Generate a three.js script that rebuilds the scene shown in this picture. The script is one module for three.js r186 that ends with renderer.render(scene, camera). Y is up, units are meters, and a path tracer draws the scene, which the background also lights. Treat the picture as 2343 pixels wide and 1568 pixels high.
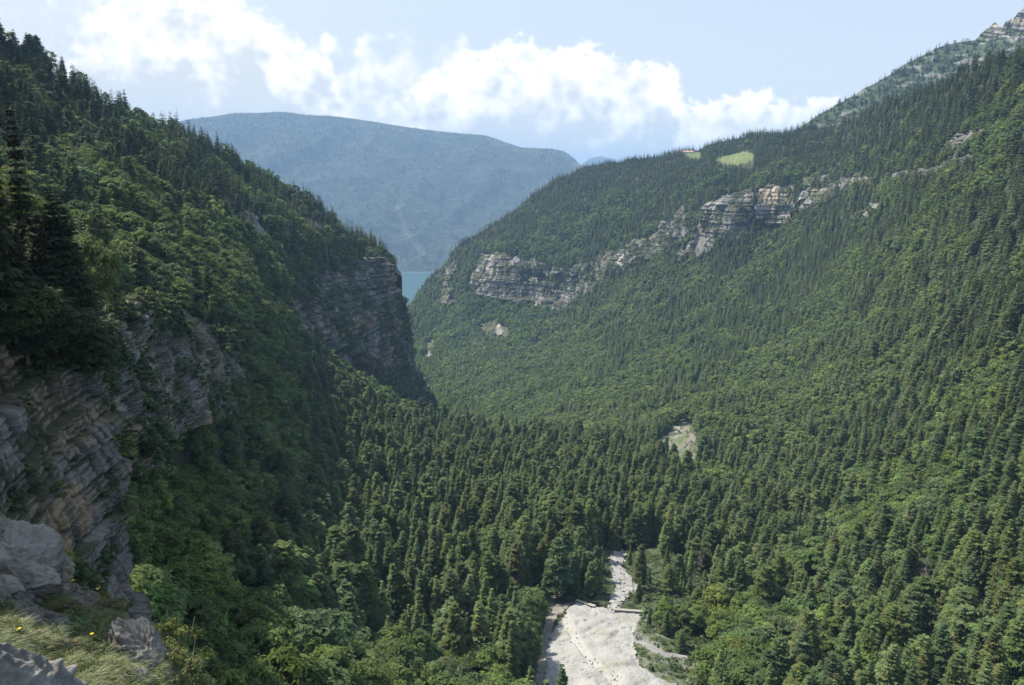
import * as THREE from 'three';

// ---------- camera, sky, sun, exposure ----------
const F = 1786, CX = 1171, CY = 784, PITCH = Math.atan((784 - 430) / 1786);
const CAM = [0, 470, 0];
const scene = new THREE.Scene();
const camera = new THREE.PerspectiveCamera(2 * Math.atan(784 / F) * 180 / Math.PI, 1024 / 685, 0.5, 60000);
camera.position.set(...CAM);
camera.rotation.set(-PITCH, 0, 0);
camera.updateMatrixWorld(true);
const renderer = new THREE.WebGLRenderer();
renderer.toneMapping = THREE.LinearToneMapping;
renderer.toneMappingExposure = 1.85;
renderer.shadowMap.enabled = true;
const SUN_AZ = 71, SUN_EL = 57;                       // degrees left of the view, above the horizon
const SUN_POWER = 5.0, SKY_POWER = 0.78, HAZE = 6.2e-5;
const rad = Math.PI / 180;
const sunDir = new THREE.Vector3(-Math.sin(SUN_AZ * rad) * Math.cos(SUN_EL * rad), Math.sin(SUN_EL * rad), -Math.cos(SUN_AZ * rad) * Math.cos(SUN_EL * rad));
const sun = new THREE.DirectionalLight(new THREE.Color(1, 0.93, 0.8), SUN_POWER);
sun.position.copy(sunDir).multiplyScalar(6000).add(new THREE.Vector3(0, 300, -1200));
sun.target.position.set(0, 300, -1200);
sun.castShadow = true;
Object.assign(sun.shadow.camera, { left: -3000, right: 3000, top: 3000, bottom: -3000, near: 100, far: 14000 });
sun.shadow.radius = 1.6;
scene.add(sun, sun.target);
scene.fog = new THREE.FogExp2(new THREE.Color().setRGB(0.37, 0.62, 1.0), HAZE);

// ---------- numbers: random, noise, curves ----------
function rng(seed) { let a = seed >>> 0; return () => { a |= 0; a = a + 0x6D2B79F5 | 0; let t = Math.imul(a ^ a >>> 15, 1 | a); t = t + Math.imul(t ^ t >>> 7, 61 | t) ^ t; return ((t ^ t >>> 14) >>> 0) / 4294967296; }; }
const PERM = new Uint8Array(512); { const r = rng(11), p = [...Array(256).keys()]; for (let i = 255; i > 0; i--) { const j = Math.floor(r() * (i + 1)); [p[i], p[j]] = [p[j], p[i]]; } for (let i = 0; i < 512; i++) PERM[i] = p[i & 255]; }
const GX = [1, -1, 1, -1, 1, -1, 1, -1, 0, 0, 0, 0, 1, -1, 0, 0], GY = [1, 1, -1, -1, 0, 0, 0, 0, 1, -1, 1, -1, 1, 1, 1, -1], GZ = [0, 0, 0, 0, 1, 1, -1, -1, 1, 1, -1, -1, 0, 0, 1, -1];
function noise(x, y, z = 0.37) {
  const xf = Math.floor(x), yf = Math.floor(y), zf = Math.floor(z), X = xf & 255, Y = yf & 255, Z = zf & 255; x -= xf; y -= yf; z -= zf;
  const u = x * x * x * (x * (x * 6 - 15) + 10), v = y * y * y * (y * (y * 6 - 15) + 10), w = z * z * z * (z * (z * 6 - 15) + 10);
  const A = PERM[X] + Y, AA = PERM[A] + Z, AB = PERM[A + 1] + Z, B = PERM[X + 1] + Y, BA = PERM[B] + Z, BB = PERM[B + 1] + Z;
  const g = (h, a, b, c) => { h &= 15; return GX[h] * a + GY[h] * b + GZ[h] * c; };
  const a0 = g(PERM[AA], x, y, z), a1 = g(PERM[BA], x - 1, y, z), a2 = g(PERM[AB], x, y - 1, z), a3 = g(PERM[BB], x - 1, y - 1, z);
  const b0 = g(PERM[AA + 1], x, y, z - 1), b1 = g(PERM[BA + 1], x - 1, y, z - 1), b2 = g(PERM[AB + 1], x, y - 1, z - 1), b3 = g(PERM[BB + 1], x - 1, y - 1, z - 1);
  const c0 = a0 + u * (a1 - a0), c1 = a2 + u * (a3 - a2), d0 = b0 + u * (b1 - b0), d1 = b2 + u * (b3 - b2), e0 = c0 + v * (c1 - c0), e1 = d0 + v * (d1 - d0);
  return e0 + w * (e1 - e0);
}
function fbm(x, y, z, n = 4) { let s = 0, a = 1; for (let i = 0; i < n; i++) { s += a * noise(x, y, z); x = x * 2.03 + 11.3; y = y * 2.03 + 5.7; z = z * 2.03 + 3.1; a *= 0.5; } return s; }
const h1 = (i) => { i = Math.imul(i ^ 0x9E3779B9, 0x85EBCA6B); i ^= i >>> 13; i = Math.imul(i, 0xC2B2AE35); i ^= i >>> 16; return (i >>> 0) / 4294967296; };
const h2 = (i, j) => h1(Math.imul(i, 73856093) ^ Math.imul(j, 19349663));
const clamp = (x, a = 0, b = 1) => x < a ? a : x > b ? b : x;
const sst = (a, b, x) => { x = clamp((x - a) / (b - a)); return x * x * (3 - 2 * x); };
const lerp = (a, b, t) => a + (b - a) * t;
function curve(...p) {                                // a smooth curve through (x, y) pairs that does not overshoot
  const n = p.length, d = [], m = [];
  for (let i = 0; i < n - 1; i++) d.push((p[i + 1][1] - p[i][1]) / (p[i + 1][0] - p[i][0]));
  for (let i = 0; i < n; i++) m.push(i === 0 ? d[0] : i === n - 1 ? d[n - 2] : d[i - 1] * d[i] <= 0 ? 0 : 2 * d[i - 1] * d[i] / (d[i - 1] + d[i]));
  return (x) => {
    if (x <= p[0][0]) return p[0][1] + (x - p[0][0]) * m[0];
    if (x >= p[n - 1][0]) return p[n - 1][1] + (x - p[n - 1][0]) * m[n - 1];
    let i = 0; while (x > p[i + 1][0]) i++;
    const h = p[i + 1][0] - p[i][0], t = (x - p[i][0]) / h, t2 = t * t, t3 = t2 * t;
    return (2 * t3 - 3 * t2 + 1) * p[i][1] + (t3 - 2 * t2 + t) * h * m[i] + (3 * t2 - 2 * t3) * p[i + 1][1] + (t3 - t2) * h * m[i + 1];
  };
}
function solve(A, b) { const n = b.length; for (let i = 0; i < n; i++) { let k = i; for (let j = i + 1; j < n; j++) if (Math.abs(A[j][i]) > Math.abs(A[k][i])) k = j; [A[i], A[k]] = [A[k], A[i]]; [b[i], b[k]] = [b[k], b[i]]; for (let j = i + 1; j < n; j++) { const f = A[j][i] / A[i][i]; if (f) { for (let c = i; c < n; c++) A[j][c] -= f * A[i][c]; b[j] -= f * b[i]; } } } for (let i = n - 1; i >= 0; i--) { for (let j = i + 1; j < n; j++) b[i] -= A[i][j] * b[j]; b[i] /= A[i][i]; } return b; }
function plate(...p) {                                // a bending plate through surveyed (across, down, metres) points; answers metres
  const n = p.length, ph = (r2) => r2 > 0 ? r2 * Math.log(r2) : 0, q = p.map(([u, v, d]) => [u / 500, v / 500, Math.log(d)]), A = [], b = [];
  for (let i = 0; i < n + 3; i++) { A.push(new Array(n + 3).fill(0)); b.push(0); }
  for (let i = 0; i < n; i++) { for (let j = 0; j < n; j++) A[i][j] = ph((q[i][0] - q[j][0]) ** 2 + (q[i][1] - q[j][1]) ** 2); A[i][i] += 0.002; A[i][n] = A[n][i] = 1; A[i][n + 1] = A[n + 1][i] = q[i][0]; A[i][n + 2] = A[n + 2][i] = q[i][1]; b[i] = q[i][2]; }
  const w = solve(A, b);
  return (u, v) => { u /= 500; v /= 500; let s = w[n] + w[n + 1] * u + w[n + 2] * v; for (let i = 0; i < n; i++) s += w[i] * ph((u - q[i][0]) ** 2 + (v - q[i][1]) ** 2); return Math.exp(s); };
}
const cp = Math.cos(PITCH), sp = Math.sin(PITCH);
function at(u, v, d) {                                // a surveyed direction and its distance in metres -> a point of the valley
  const x = (u - CX) / F, y = (CY - v) / F, k = d / Math.sqrt(1 + x * x + y * y);
  return [CAM[0] + k * x, CAM[1] + k * (y * cp - sp), CAM[2] - k * (cp + y * sp)];
}
function bearing(p) { const x = p[0] - CAM[0], y = p[1] - CAM[1], z = p[2] - CAM[2], f = -z * cp - y * sp, up = y * cp - z * sp; return [CX + F * x / f, CY - F * up / f, Math.hypot(x, y, z)]; }
function inside(poly, u, v) { let c = false; for (let i = 0, j = poly.length - 1; i < poly.length; j = i++) { const [xi, yi] = poly[i], [xj, yj] = poly[j]; if ((yi > v) !== (yj > v) && u < (xj - xi) * (v - yi) / (yj - yi) + xi) c = !c; } return c; }

// ---------- sky: clear air, haze and cumulus by direction ----------
{
  const W = 4096, H = 2048, data = new Float32Array(W * H * 4);
  const ae = (u, v) => { const p = at(u, v, 1); const x = p[0], y = p[1] - CAM[1], z = p[2]; return [Math.atan2(x, -z) / rad, Math.asin(y) / rad]; };
  const prof = (...q) => curve(...q.map(([u, v]) => ae(u, v)));
  const banks = [                                     // top outline, side edges, base, softness, how white
    { top: prof([60, 200], [150, 120], [200, 30], [300, -30], [420, -50], [560, -8], [630, 50], [700, 85], [750, 120], [780, 210], [830, 240]), l: ae(70, 150)[0], r: ae(800, 200)[0], sl: 7, sr: 1.6, base: 0.5, soft: 1.7, w: 1.0, seed: 3 },
    { top: prof([760, 250], [860, 225], [940, 200], [985, 155], [1050, 118], [1130, 108], [1200, 82], [1230, 105], [1270, 112], [1340, 90], [1385, 118], [1420, 138], [1480, 140], [1545, 142], [1570, 175]), l: ae(900, 200)[0], r: ae(1540, 200)[0], sl: 6, sr: 0.7, base: 1.0, soft: 1.0, w: 1.0, seed: 9 },
    { top: prof([1480, 260], [1530, 222], [1580, 232], [1640, 225], [1700, 212], [1760, 210], [1800, 230], [1880, 222], [1930, 235]), l: ae(1510, 200)[0], r: ae(1960, 200)[0], sl: 1.5, sr: 4, base: 0.5, soft: 0.7, w: 0.92, seed: 21 },
    { top: prof([480, 300], [640, 150], [760, 90], [860, 92], [1000, 100], [1100, 130], [1300, 230], [1500, 260], [1900, 300]), l: ae(500, 100)[0], r: ae(1500, 200)[0], sl: 9, sr: 9, base: -4, soft: 2.0, w: 0.92, seed: 33, veil: 0.85 },
    { top: prof([-400, -300], [0, -200], [300, -60], [600, 60], [800, 200]), l: -60, r: ae(700, 200)[0], sl: 4, sr: 12, base: -4, soft: 4.0, w: 0.9, seed: 45, veil: 0.6 },
  ];
  const far = (A) => 8 + 7 * noise(A / 22, 4.2) + 3 * noise(A / 8, 9.1);
  const mix3 = (c, d, t) => { c[0] += (d[0] - c[0]) * t; c[1] += (d[1] - c[1]) * t; c[2] += (d[2] - c[2]) * t; };
  const white = [1.22, 1.14, 1.02], body = [0.64, 0.655, 0.65];
  for (let j = 0; j < H; j++) {
    const E = ((j + 0.5) / H - 0.5) * 180, y = Math.sin(E * rad), ce = Math.cos(E * rad);
    for (let i = 0; i < W; i++) {
      const o = (j * W + i) * 4, th = ((i + 0.5) / W - 0.5) * 2 * Math.PI, x = Math.cos(th) * ce, z = Math.sin(th) * ce;
      const cs = x * sunDir.x + y * sunDir.y + z * sunDir.z, e = Math.max(E, 0);
      const t = 1 - Math.exp(-e / 11);
      const c = [lerp(0.84, 0.265, t), lerp(0.8, 0.425, t), lerp(0.71, 0.64, t)];
      const zen = sst(20, 75, e); mix3(c, [0.2, 0.34, 0.58], zen * 0.8);
      const near = Math.pow(clamp((cs + 1) / 2), 4.2); mix3(c, [0.86, 0.87, 0.86], clamp(near * 1.15 * (1 - zen * 0.4)));
      if (E > -3 && E < 40) {
        const A = Math.atan2(x, -z) / rad;
        if (A > -60 && A < 60) {
          for (const b of [banks[4], banks[3], banks[2], banks[0], banks[1]]) {
            if (A < b.l - 8 || A > b.r + 8) continue;
            const n1 = fbm(A * 0.42, E * 0.42, b.seed, 3), n2 = fbm(A * 1.25, E * 1.35, b.seed + 4, 5);
            const bil = Math.abs(noise(A * 1.1, E * 1.2, b.seed + 8)) + 0.5 * Math.abs(noise(A * 2.4, E * 2.6, b.seed + 9)) + 0.25 * Math.abs(noise(A * 5, E * 5.4, b.seed + 10)) + 0.08 * Math.abs(noise(A * 11, E * 11.5, b.seed + 11));
            const As = A + n1 * 0.6, d = b.top(As) - E + (b.veil ? n1 * 2.5 : 0.6 + n2 * 0.4 - bil * 1.2);
            let a = sst(0, b.soft, d) * sst(b.l - b.sl / 2, b.l + b.sl / 2, A + n2 * 0.5) * (1 - sst(b.r - b.sr / 2, b.r + b.sr / 2, A + n2 * 0.55 - bil * 0.8));
            if (b.veil) a *= b.veil * (0.75 + 0.5 * n1);
            else a *= 0.97 - 0.15 * sst(3, 10, d + n1 * 2.5);
            if (a <= 0) continue;
            const lit = clamp(1.12 - d * 0.17 + n2 * 0.42 - bil * 0.36 + n1 * 0.8 + (b.veil ? -0.1 : 0)) * b.w;
            const k = [lerp(body[0], white[0], lit), lerp(body[1], white[1], lit), lerp(body[2], white[2], lit)];
            mix3(c, k, clamp(a));
          }
        }
        const off = sst(38, 52, Math.abs(A));
        if (off > 0) { const n2 = fbm(A * 0.8, E * 0.9, 50, 4), d = far(A) - E + n2 * 3; const a = sst(0, 1, d) * off * 0.85; if (a > 0) mix3(c, [lerp(body[0], white[0], clamp(1 - d * 0.13)), lerp(body[1], white[1], clamp(1 - d * 0.13)), lerp(body[2], white[2], clamp(1 - d * 0.13))], a); }
      }
      data[o] = c[0]; data[o + 1] = c[1]; data[o + 2] = c[2]; data[o + 3] = 1;
    }
  }
  const sky = new THREE.DataTexture(data, W, H, THREE.RGBAFormat, THREE.FloatType);
  sky.mapping = THREE.EquirectangularReflectionMapping; sky.magFilter = sky.minFilter = THREE.LinearFilter; sky.needsUpdate = true;
  scene.background = sky; scene.environment = sky;
  scene.backgroundIntensity = SKY_POWER; scene.environmentIntensity = SKY_POWER;
}

// ---------- naming ----------
const names = {};
function numbered(n) { const k = names[n] = (names[n] ?? -1) + 1; return k ? `${n}_${String(k).padStart(3, '0')}` : n; }
function tag(o, name, label, category, kind, group) {
  o.name = numbered(name);
  if (label) o.userData.label = label;
  if (category) o.userData.category = category;
  if (kind) o.userData.kind = kind;
  if (group) o.userData.group = group;
  scene.add(o); o.traverse((c) => { if (c.isMesh) { c.castShadow = c.receiveShadow = true; } });
  return o;
}
function part(name, geometry, material, parent) { const m = new THREE.Mesh(geometry, material); m.name = name; m.castShadow = m.receiveShadow = true; parent.add(m); return m; }

// ---------- materials ----------
function grainTexture(size, fn) { const d = new Uint8Array(size * size * 4); for (let j = 0; j < size; j++) for (let i = 0; i < size; i++) { const v = clamp(fn(i / size, j / size)) * 255, o = (j * size + i) * 4; d[o] = d[o + 1] = d[o + 2] = v; d[o + 3] = 255; } const t = new THREE.DataTexture(d, size, size); t.wrapS = t.wrapT = THREE.RepeatWrapping; t.magFilter = THREE.LinearFilter; t.minFilter = THREE.LinearMipmapLinearFilter; t.generateMipmaps = true; t.needsUpdate = true; return t; }
function tiled(fq, n, s) { return (x, y) => { let r = 0, a = 1, f = fq, w = 0; for (let k = 0; k < n; k++) { const X = x * f, Y = y * f, bx = (p, q) => noise(p, q, s + k); const u = x, v = y; r += a * (bx(X, Y) * (1 - u) * (1 - v) + bx(X - f, Y) * u * (1 - v) + bx(X, Y - f) * (1 - u) * v + bx(X - f, Y - f) * u * v); w += a; a *= 0.6; f *= 2; } return 0.5 + r / w * 1.2; }; }
const tone = (f, a, b) => (x, y) => a + b * clamp(f(x, y)), rockGrain = grainTexture(512, tone(tiled(6, 6, 3), 0.55, 0.45)), soilGrain = grainTexture(512, tone(tiled(9, 6, 14), 0.5, 0.5));
const rockMat = new THREE.MeshStandardMaterial({ vertexColors: true, roughness: 0.95, map: rockGrain, bumpMap: rockGrain, bumpScale: 1.1, side: THREE.DoubleSide });
const stoneMat = new THREE.MeshStandardMaterial({ vertexColors: true, roughness: 0.9, bumpMap: rockGrain, bumpScale: 0.04, side: THREE.DoubleSide });
const soilMat = new THREE.MeshStandardMaterial({ vertexColors: true, roughness: 1, map: soilGrain, bumpMap: soilGrain, bumpScale: 1.2, side: THREE.DoubleSide });
const gravelMat = new THREE.MeshStandardMaterial({ vertexColors: true, roughness: 1, bumpMap: soilGrain, bumpScale: 0.25, side: THREE.DoubleSide });

// ---------- sheets of terrain ----------
const sheets = {};
function sheet(id, o) {
  const nb = o.backTop?.length ?? 0, nr = o.backRight?.length ?? 0, NU = o.nu + 1 + nr, NV = o.nv + 1 + nb, N = NU * NV;
  const P = new Float32Array(N * 3), U = new Float32Array(N), V = new Float32Array(N), K = (i, j) => j * NU + i;
  for (let j = 0; j <= o.nv; j++) for (let i = 0; i <= o.nu; i++) {
    const [u, v] = o.edge(i / o.nu, j / o.nv), p = at(u, v, o.depth(u, v)), k = K(i, j);
    P.set(p, k * 3); U[k] = u; V[k] = v;
  }
  for (let i = 0; i <= o.nu; i++) for (let b = 0; b < nb; b++) {                  // the far side of a ridge
    const k0 = K(i, o.nv), k = K(i, o.nv + 1 + b), x = P[k0 * 3], y = P[k0 * 3 + 1], z = P[k0 * 3 + 2], r = Math.hypot(x, z), [dist, drop] = o.backTop[b];
    P.set([x + x / r * dist, y - drop, z + z / r * dist], k * 3); U[k] = U[k0]; V[k] = V[k0];
  }
  for (let j = 0; j < NV; j++) for (let b = 0; b < nr; b++) {
    const k0 = K(o.nu, j), k = K(o.nu + 1 + b, j), x = P[k0 * 3], y = P[k0 * 3 + 1], z = P[k0 * 3 + 2], r = Math.hypot(x, z), [dist, side, drop] = o.backRight[b];
    P.set([x + x / r * dist - z / r * side, y - (drop ?? 0), z + z / r * dist + x / r * side], k * 3); U[k] = U[k0]; V[k] = V[k0];
  }
  const norm = (Q) => { const n = new Float32Array(N * 3); for (let j = 0; j < NV; j++) for (let i = 0; i < NU; i++) { const a = K(Math.min(i + 1, NU - 1), j) * 3, b = K(Math.max(i - 1, 0), j) * 3, c = K(i, Math.min(j + 1, NV - 1)) * 3, d = K(i, Math.max(j - 1, 0)) * 3, ax = Q[a] - Q[b], ay = Q[a + 1] - Q[b + 1], az = Q[a + 2] - Q[b + 2], bx = Q[c] - Q[d], by = Q[c + 1] - Q[d + 1], bz = Q[c + 2] - Q[d + 2]; let nx = ay * bz - az * by, ny = az * bx - ax * bz, nz = ax * by - ay * bx; const l = Math.hypot(nx, ny, nz) || 1; const k = K(i, j) * 3; n[k] = nx / l; n[k + 1] = ny / l; n[k + 2] = nz / l; } return n; };
  let n = norm(P);
  if (o.disp) { const Q = P.slice(); for (let k = 0; k < N; k++) { const p = [P[k * 3], P[k * 3 + 1], P[k * 3 + 2]], m = [n[k * 3], n[k * 3 + 1], n[k * 3 + 2]]; if (o.wall && k >= (o.nv + 2) * NU) { Q[k * 3 + 1] += 0.8 * noise(p[0] / 4, p[2] / 4, 2); continue; } const e = o.disp(p, m, U[k], V[k]); Q[k * 3] += e[0]; Q[k * 3 + 1] += e[1]; Q[k * 3 + 2] += e[2]; } P.set(Q); n = norm(P); }
  const C = new Float32Array(N * 3), T = new Float32Array(N * 2);
  for (let k = 0; k < N; k++) { const p = [P[k * 3], P[k * 3 + 1], P[k * 3 + 2]], m = [n[k * 3], n[k * 3 + 1], n[k * 3 + 2]]; C.set(o.color(p, m, U[k], V[k]), k * 3); const s = o.grain ?? 12; T[k * 2] = o.wall ? (p[0] * o.wall[0] + p[2] * o.wall[1]) / s : p[0] / s; T[k * 2 + 1] = o.wall ? p[1] / s : p[2] / s; }
  const idx = [];
  for (let j = 0; j < NV - 1; j++) for (let i = 0; i < NU - 1; i++) {
    const a = K(i, j), b = K(i + 1, j), c = K(i + 1, j + 1), d = K(i, j + 1);
    if (o.keep && !o.keep((U[a] + U[c]) / 2, (V[a] + V[c]) / 2, P[a * 3], P[a * 3 + 1], P[a * 3 + 2])) continue;
    idx.push(a, b, c, a, c, d);
  }
  const g = new THREE.BufferGeometry();
  g.setAttribute('position', new THREE.BufferAttribute(P, 3)); g.setAttribute('color', new THREE.BufferAttribute(C, 3)); g.setAttribute('uv', new THREE.BufferAttribute(T, 2));
  g.setIndex(new THREE.BufferAttribute(new Uint32Array(idx), 1));
  if (!o.flat) g.computeVertexNormals();
  sheets[id] = { P, n, U, V, NU, NV, nu: o.nu, nv: o.nv, K, tris: idx.length / 3 };
  return g;
}
const columns = (u0, u1, bot, top) => (s, t) => { const u = lerp(u0, u1, s); return [u, lerp(bot(u), top(u), t)]; };
const rows = (v0, v1, left, right) => (s, t) => { const v = lerp(v0, v1, t); return [lerp(left(v), right(v), s), v]; };
const hump = (amp, size, seed, n = 4) => (p, m) => { const k = amp * fbm(p[0] / size, p[1] / size + seed, p[2] / size, n); return [m[0] * k * 0.5, k * 0.85, m[2] * k * 0.5]; };
const soilColor = (p) => { const k = 0.8 + 0.5 * fbm(p[0] / 14, p[1] / 14, p[2] / 14, 3), g = clamp(0.5 + noise(p[0] / 40, p[2] / 40, 3)); return [0.05 * k, lerp(0.042, 0.062, g) * k, 0.026 * k]; };
// bedded limestone: ledges of uneven thickness, cut into blocks by upright joints
function bedded({ T, A, B, W, dir, dip = 0, seed = 0, pil = 1 }) {
  const tan = [dir[1], -dir[0]];
  return (p) => {
    const s = p[0] * tan[0] + p[2] * tan[1], y = p[1] + dip * s + T * 0.3 * fbm(p[0] / (T * 22), seed, p[2] / (T * 22), 2), w1 = 0.12 * noise(s / (T * 7), y / (T * 14), seed + 2);
    const yy = y / T + w1, i = Math.floor(yy), f = yy - i, I = Math.floor(yy / 3.7 + 0.2 * noise(s / (W * 7), seed));
    let o = (h1(i + seed * 31) - 0.5) * A + (h1(I + 900 + seed) - 0.5) * A * 1.5;
    o -= A * 0.8 * (1 - sst(0.04, 0.2, Math.min(f, 1 - f))) * sst(0.2, 0.6, h1(i * 7 + 3 + seed)); const q3 = yy * 3, i3 = Math.floor(q3), f3 = q3 - i3; o += (h1(i3 + 400 + seed) - 0.5) * A * 0.3 - A * 0.16 * (1 - sst(0.05, 0.25, Math.min(f3, 1 - f3)));
    const w = W * (0.5 + h1(i + 77)), cx = (s + h1(i + 5) * 50 + W * 0.12 * noise(p[1] / T, s / W, 8)) / w, c = Math.floor(cx), g = cx - c;
    o += (h2(i, c) - 0.5) * B - B * 0.5 * (1 - sst(0, 0.12, Math.min(g, 1 - g)));
    const pf = fbm(s / (W * 3.2), Math.floor(yy / 3.7) * 0.35, seed + 5, 2); o += pil * A * 1.5 * (Math.round(pf * 5) / 5 * 0.7 + pf * 0.3) + A * 0.22 * fbm(p[0] / T, p[1] / T, p[2] / T, 3);
    return [dir[0] * o, 0, dir[1] * o];
  };
}
function rockColor({ base = [0.25, 0.245, 0.24], warm = [0.32, 0.235, 0.15], moss = [0.06, 0.065, 0.03], dark = [0.1, 0.1, 0.105], dir, seed = 0, sc = 1, warmth = 0, mossy = 0 }) {
  return (p, m) => {
    const s = p[0] * dir[1] - p[2] * dir[0], a = fbm(p[0] / (9 * sc), p[1] / (9 * sc), p[2] / (9 * sc) + seed, 4), st = fbm(s / (1.3 * sc), p[1] / (17 * sc), seed + 9, 4), q = fbm(p[0] / (22 * sc), p[1] / (13 * sc), p[2] / (22 * sc) + seed + 30, 3), fine = fbm(p[0] / (0.8 * sc), p[1] / (0.5 * sc), p[2] / (0.8 * sc), 3);
    let k = 1 + 0.38 * a + 0.3 * fine; const c = base.map((x) => x * k), mixc = (d, t) => { for (let i = 0; i < 3; i++) c[i] += (d[i] * k - c[i]) * t; };
    mixc(warm, sst(0.08, 0.4, q + warmth)); mixc(dark, sst(0.12, 0.45, st) * 0.75);
    const ledge = sst(0.25, 0.7, m[1]); mixc(moss, clamp(sst(0.12, 0.35, fbm(p[0] / (6 * sc), p[1] / (4 * sc), p[2] / (6 * sc) + seed + 60, 4) + mossy + ledge * 0.5)));
    return c;
  };
}

// ---------- the valley: slopes, cliffs, floor, mountains ----------
const leftSky = curve([-260, -60], [0, 100], [60, 135], [180, 212], [250, 247], [340, 287], [400, 303], [500, 357], [600, 411], [680, 460], [740, 500], [800, 540], [850, 566], [900, 604], [945, 660]);
const leftFoot = curve([-260, 800], [0, 745], [200, 690], [300, 690], [400, 722], [500, 762], [560, 800], [600, 800], [640, 740], [690, 668], [740, 625], [800, 608], [880, 610], [945, 664]);
const leftDepth = plate([-250, -50, 600], [0, 100, 760], [180, 212, 840], [400, 303, 980], [600, 411, 1090], [800, 540, 1180], [900, 604, 1235], [945, 660, 1260],
  [-250, 780, 190], [0, 745, 215], [200, 700, 262], [300, 700, 290], [400, 728, 335], [500, 768, 400], [560, 800, 455], [620, 780, 560], [650, 705, 735], [700, 655, 890], [740, 628, 985], [800, 610, 1070], [880, 612, 1150],
  [0, 400, 420], [200, 450, 470], [400, 490, 600], [600, 550, 800], [750, 575, 1000]);
const leftGeo = sheet('left', { nu: 260, nv: 150, edge: columns(-260, 917, leftFoot, leftSky), depth: leftDepth, backTop: [[60, 20], [250, 160], [500, 380]], disp: hump(9, 70, 2, 4), grain: 9,
  color: (p, m) => { const c = soilColor(p), r = sst(0.12, 0.3, fbm(p[0] / 60, p[1] / 40, p[2] / 60 + 8, 3) - 0.12); return [lerp(c[0], 0.19, r), lerp(c[1], 0.185, r), lerp(c[2], 0.175, r)]; } });
tag(new THREE.Mesh(leftGeo, soilMat), 'left_mountain', 'steep forested mountainside rising from the cliffs to the left skyline', 'mountain', 'structure');

const floorLeft = curve([200, 1120], [280, 1050], [330, 1030], [450, 930], [540, 880], [575, 800], [610, 745], [650, 712], [700, 795], [760, 848], [870, 915], [1000, 985], [1100, 998], [1200, 1008], [1350, 1026], [1480, 1046], [1560, 1105], [1660, 1180]);
const floorDepth = plate([250, 1720, 120], [600, 1720, 170], [900, 1720, 228], [1200, 1720, 266], [1500, 1720, 278], [1660, 1720, 285], [300, 1568, 140], [500, 1500, 195], [700, 1500, 250], [900, 1500, 305], [1200, 1500, 330], [1400, 1450, 340], [1500, 1450, 346], [1640, 1450, 370],
  [300, 1200, 220], [400, 1200, 275], [600, 1200, 350], [800, 1250, 415], [1000, 1250, 450], [1200, 1250, 455], [1420, 1290, 440], [1500, 1290, 460],
  [250, 1080, 215], [330, 1040, 250], [450, 940, 320], [560, 880, 415], [600, 900, 470], [610, 760, 590], [650, 715, 710], [700, 850, 660], [700, 1000, 520], [760, 830, 760], [870, 890, 850], [860, 1000, 690], [1000, 948, 960], [1000, 1050, 715],
  [1200, 968, 985], [1200, 1100, 640], [1350, 988, 950], [1480, 1012, 880], [1450, 1120, 620], [1490, 1180, 560], [1560, 1085, 700], [1660, 1170, 650]);
// clearings of the floor, by their outlines
const basin = [[1249, 1720], [1244, 1568], [1252, 1530], [1250, 1490], [1262, 1452], [1278, 1425], [1300, 1398], [1320, 1380], [1360, 1392], [1395, 1399], [1410, 1396], [1470, 1402], [1462, 1425], [1450, 1455], [1452, 1490], [1466, 1530], [1500, 1552], [1545, 1568], [1600, 1720]];
const stream = [[1385, 1400], [1398, 1380], [1396, 1362], [1412, 1352], [1402, 1330], [1396, 1305], [1392, 1282], [1405, 1262], [1422, 1258], [1436, 1270], [1420, 1296], [1432, 1312], [1452, 1322], [1478, 1345], [1470, 1358], [1440, 1358], [1432, 1372], [1412, 1395]];
const track = [[1222, 1580], [1228, 1530], [1236, 1470], [1246, 1430], [1254, 1385], [1258, 1345], [1272, 1345], [1270, 1385], [1300, 1380], [1318, 1376], [1300, 1392], [1272, 1412], [1262, 1445], [1256, 1480], [1250, 1530], [1244, 1580]];
const footpath = [[1092, 1720], [1100, 1560], [1110, 1500], [1120, 1465], [1126, 1440], [1136, 1440], [1128, 1475], [1118, 1510], [1112, 1560], [1104, 1720]];
const branchPath = [[1448, 1462], [1470, 1466], [1500, 1478], [1520, 1492], [1580, 1499], [1580, 1507], [1515, 1505], [1490, 1492], [1465, 1478], [1446, 1474]];
const bank = [[1446, 1400], [1480, 1402], [1490, 1430], [1530, 1470], [1600, 1495], [1620, 1530], [1570, 1568], [1530, 1562], [1470, 1530], [1452, 1490], [1440, 1450]];
const gully = [[1486, 1014], [1520, 998], [1545, 980], [1566, 958], [1588, 975], [1598, 1030], [1596, 1085], [1578, 1100], [1556, 1085], [1530, 1050], [1508, 1030]];
const meadowA = [[1562, 348], [1580, 343], [1600, 343], [1606, 364], [1575, 366]], meadowB = [[1630, 363], [1660, 350], [1712, 341], [1726, 352], [1722, 372], [1680, 378], [1655, 372]];
const clear = [basin, stream, track, footpath, branchPath];
const cleared = (u, v) => clear.some((q) => inside(q, u, v));
const gravelColor = (p, u, v) => { const k = 1 + 0.22 * fbm(p[0] / 7, p[2] / 7, 2, 5) + 0.16 * noise(p[0] / 0.7, p[2] / 0.7, 4); return [0.25 * k, 0.247 * k, 0.238 * k]; };
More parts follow.
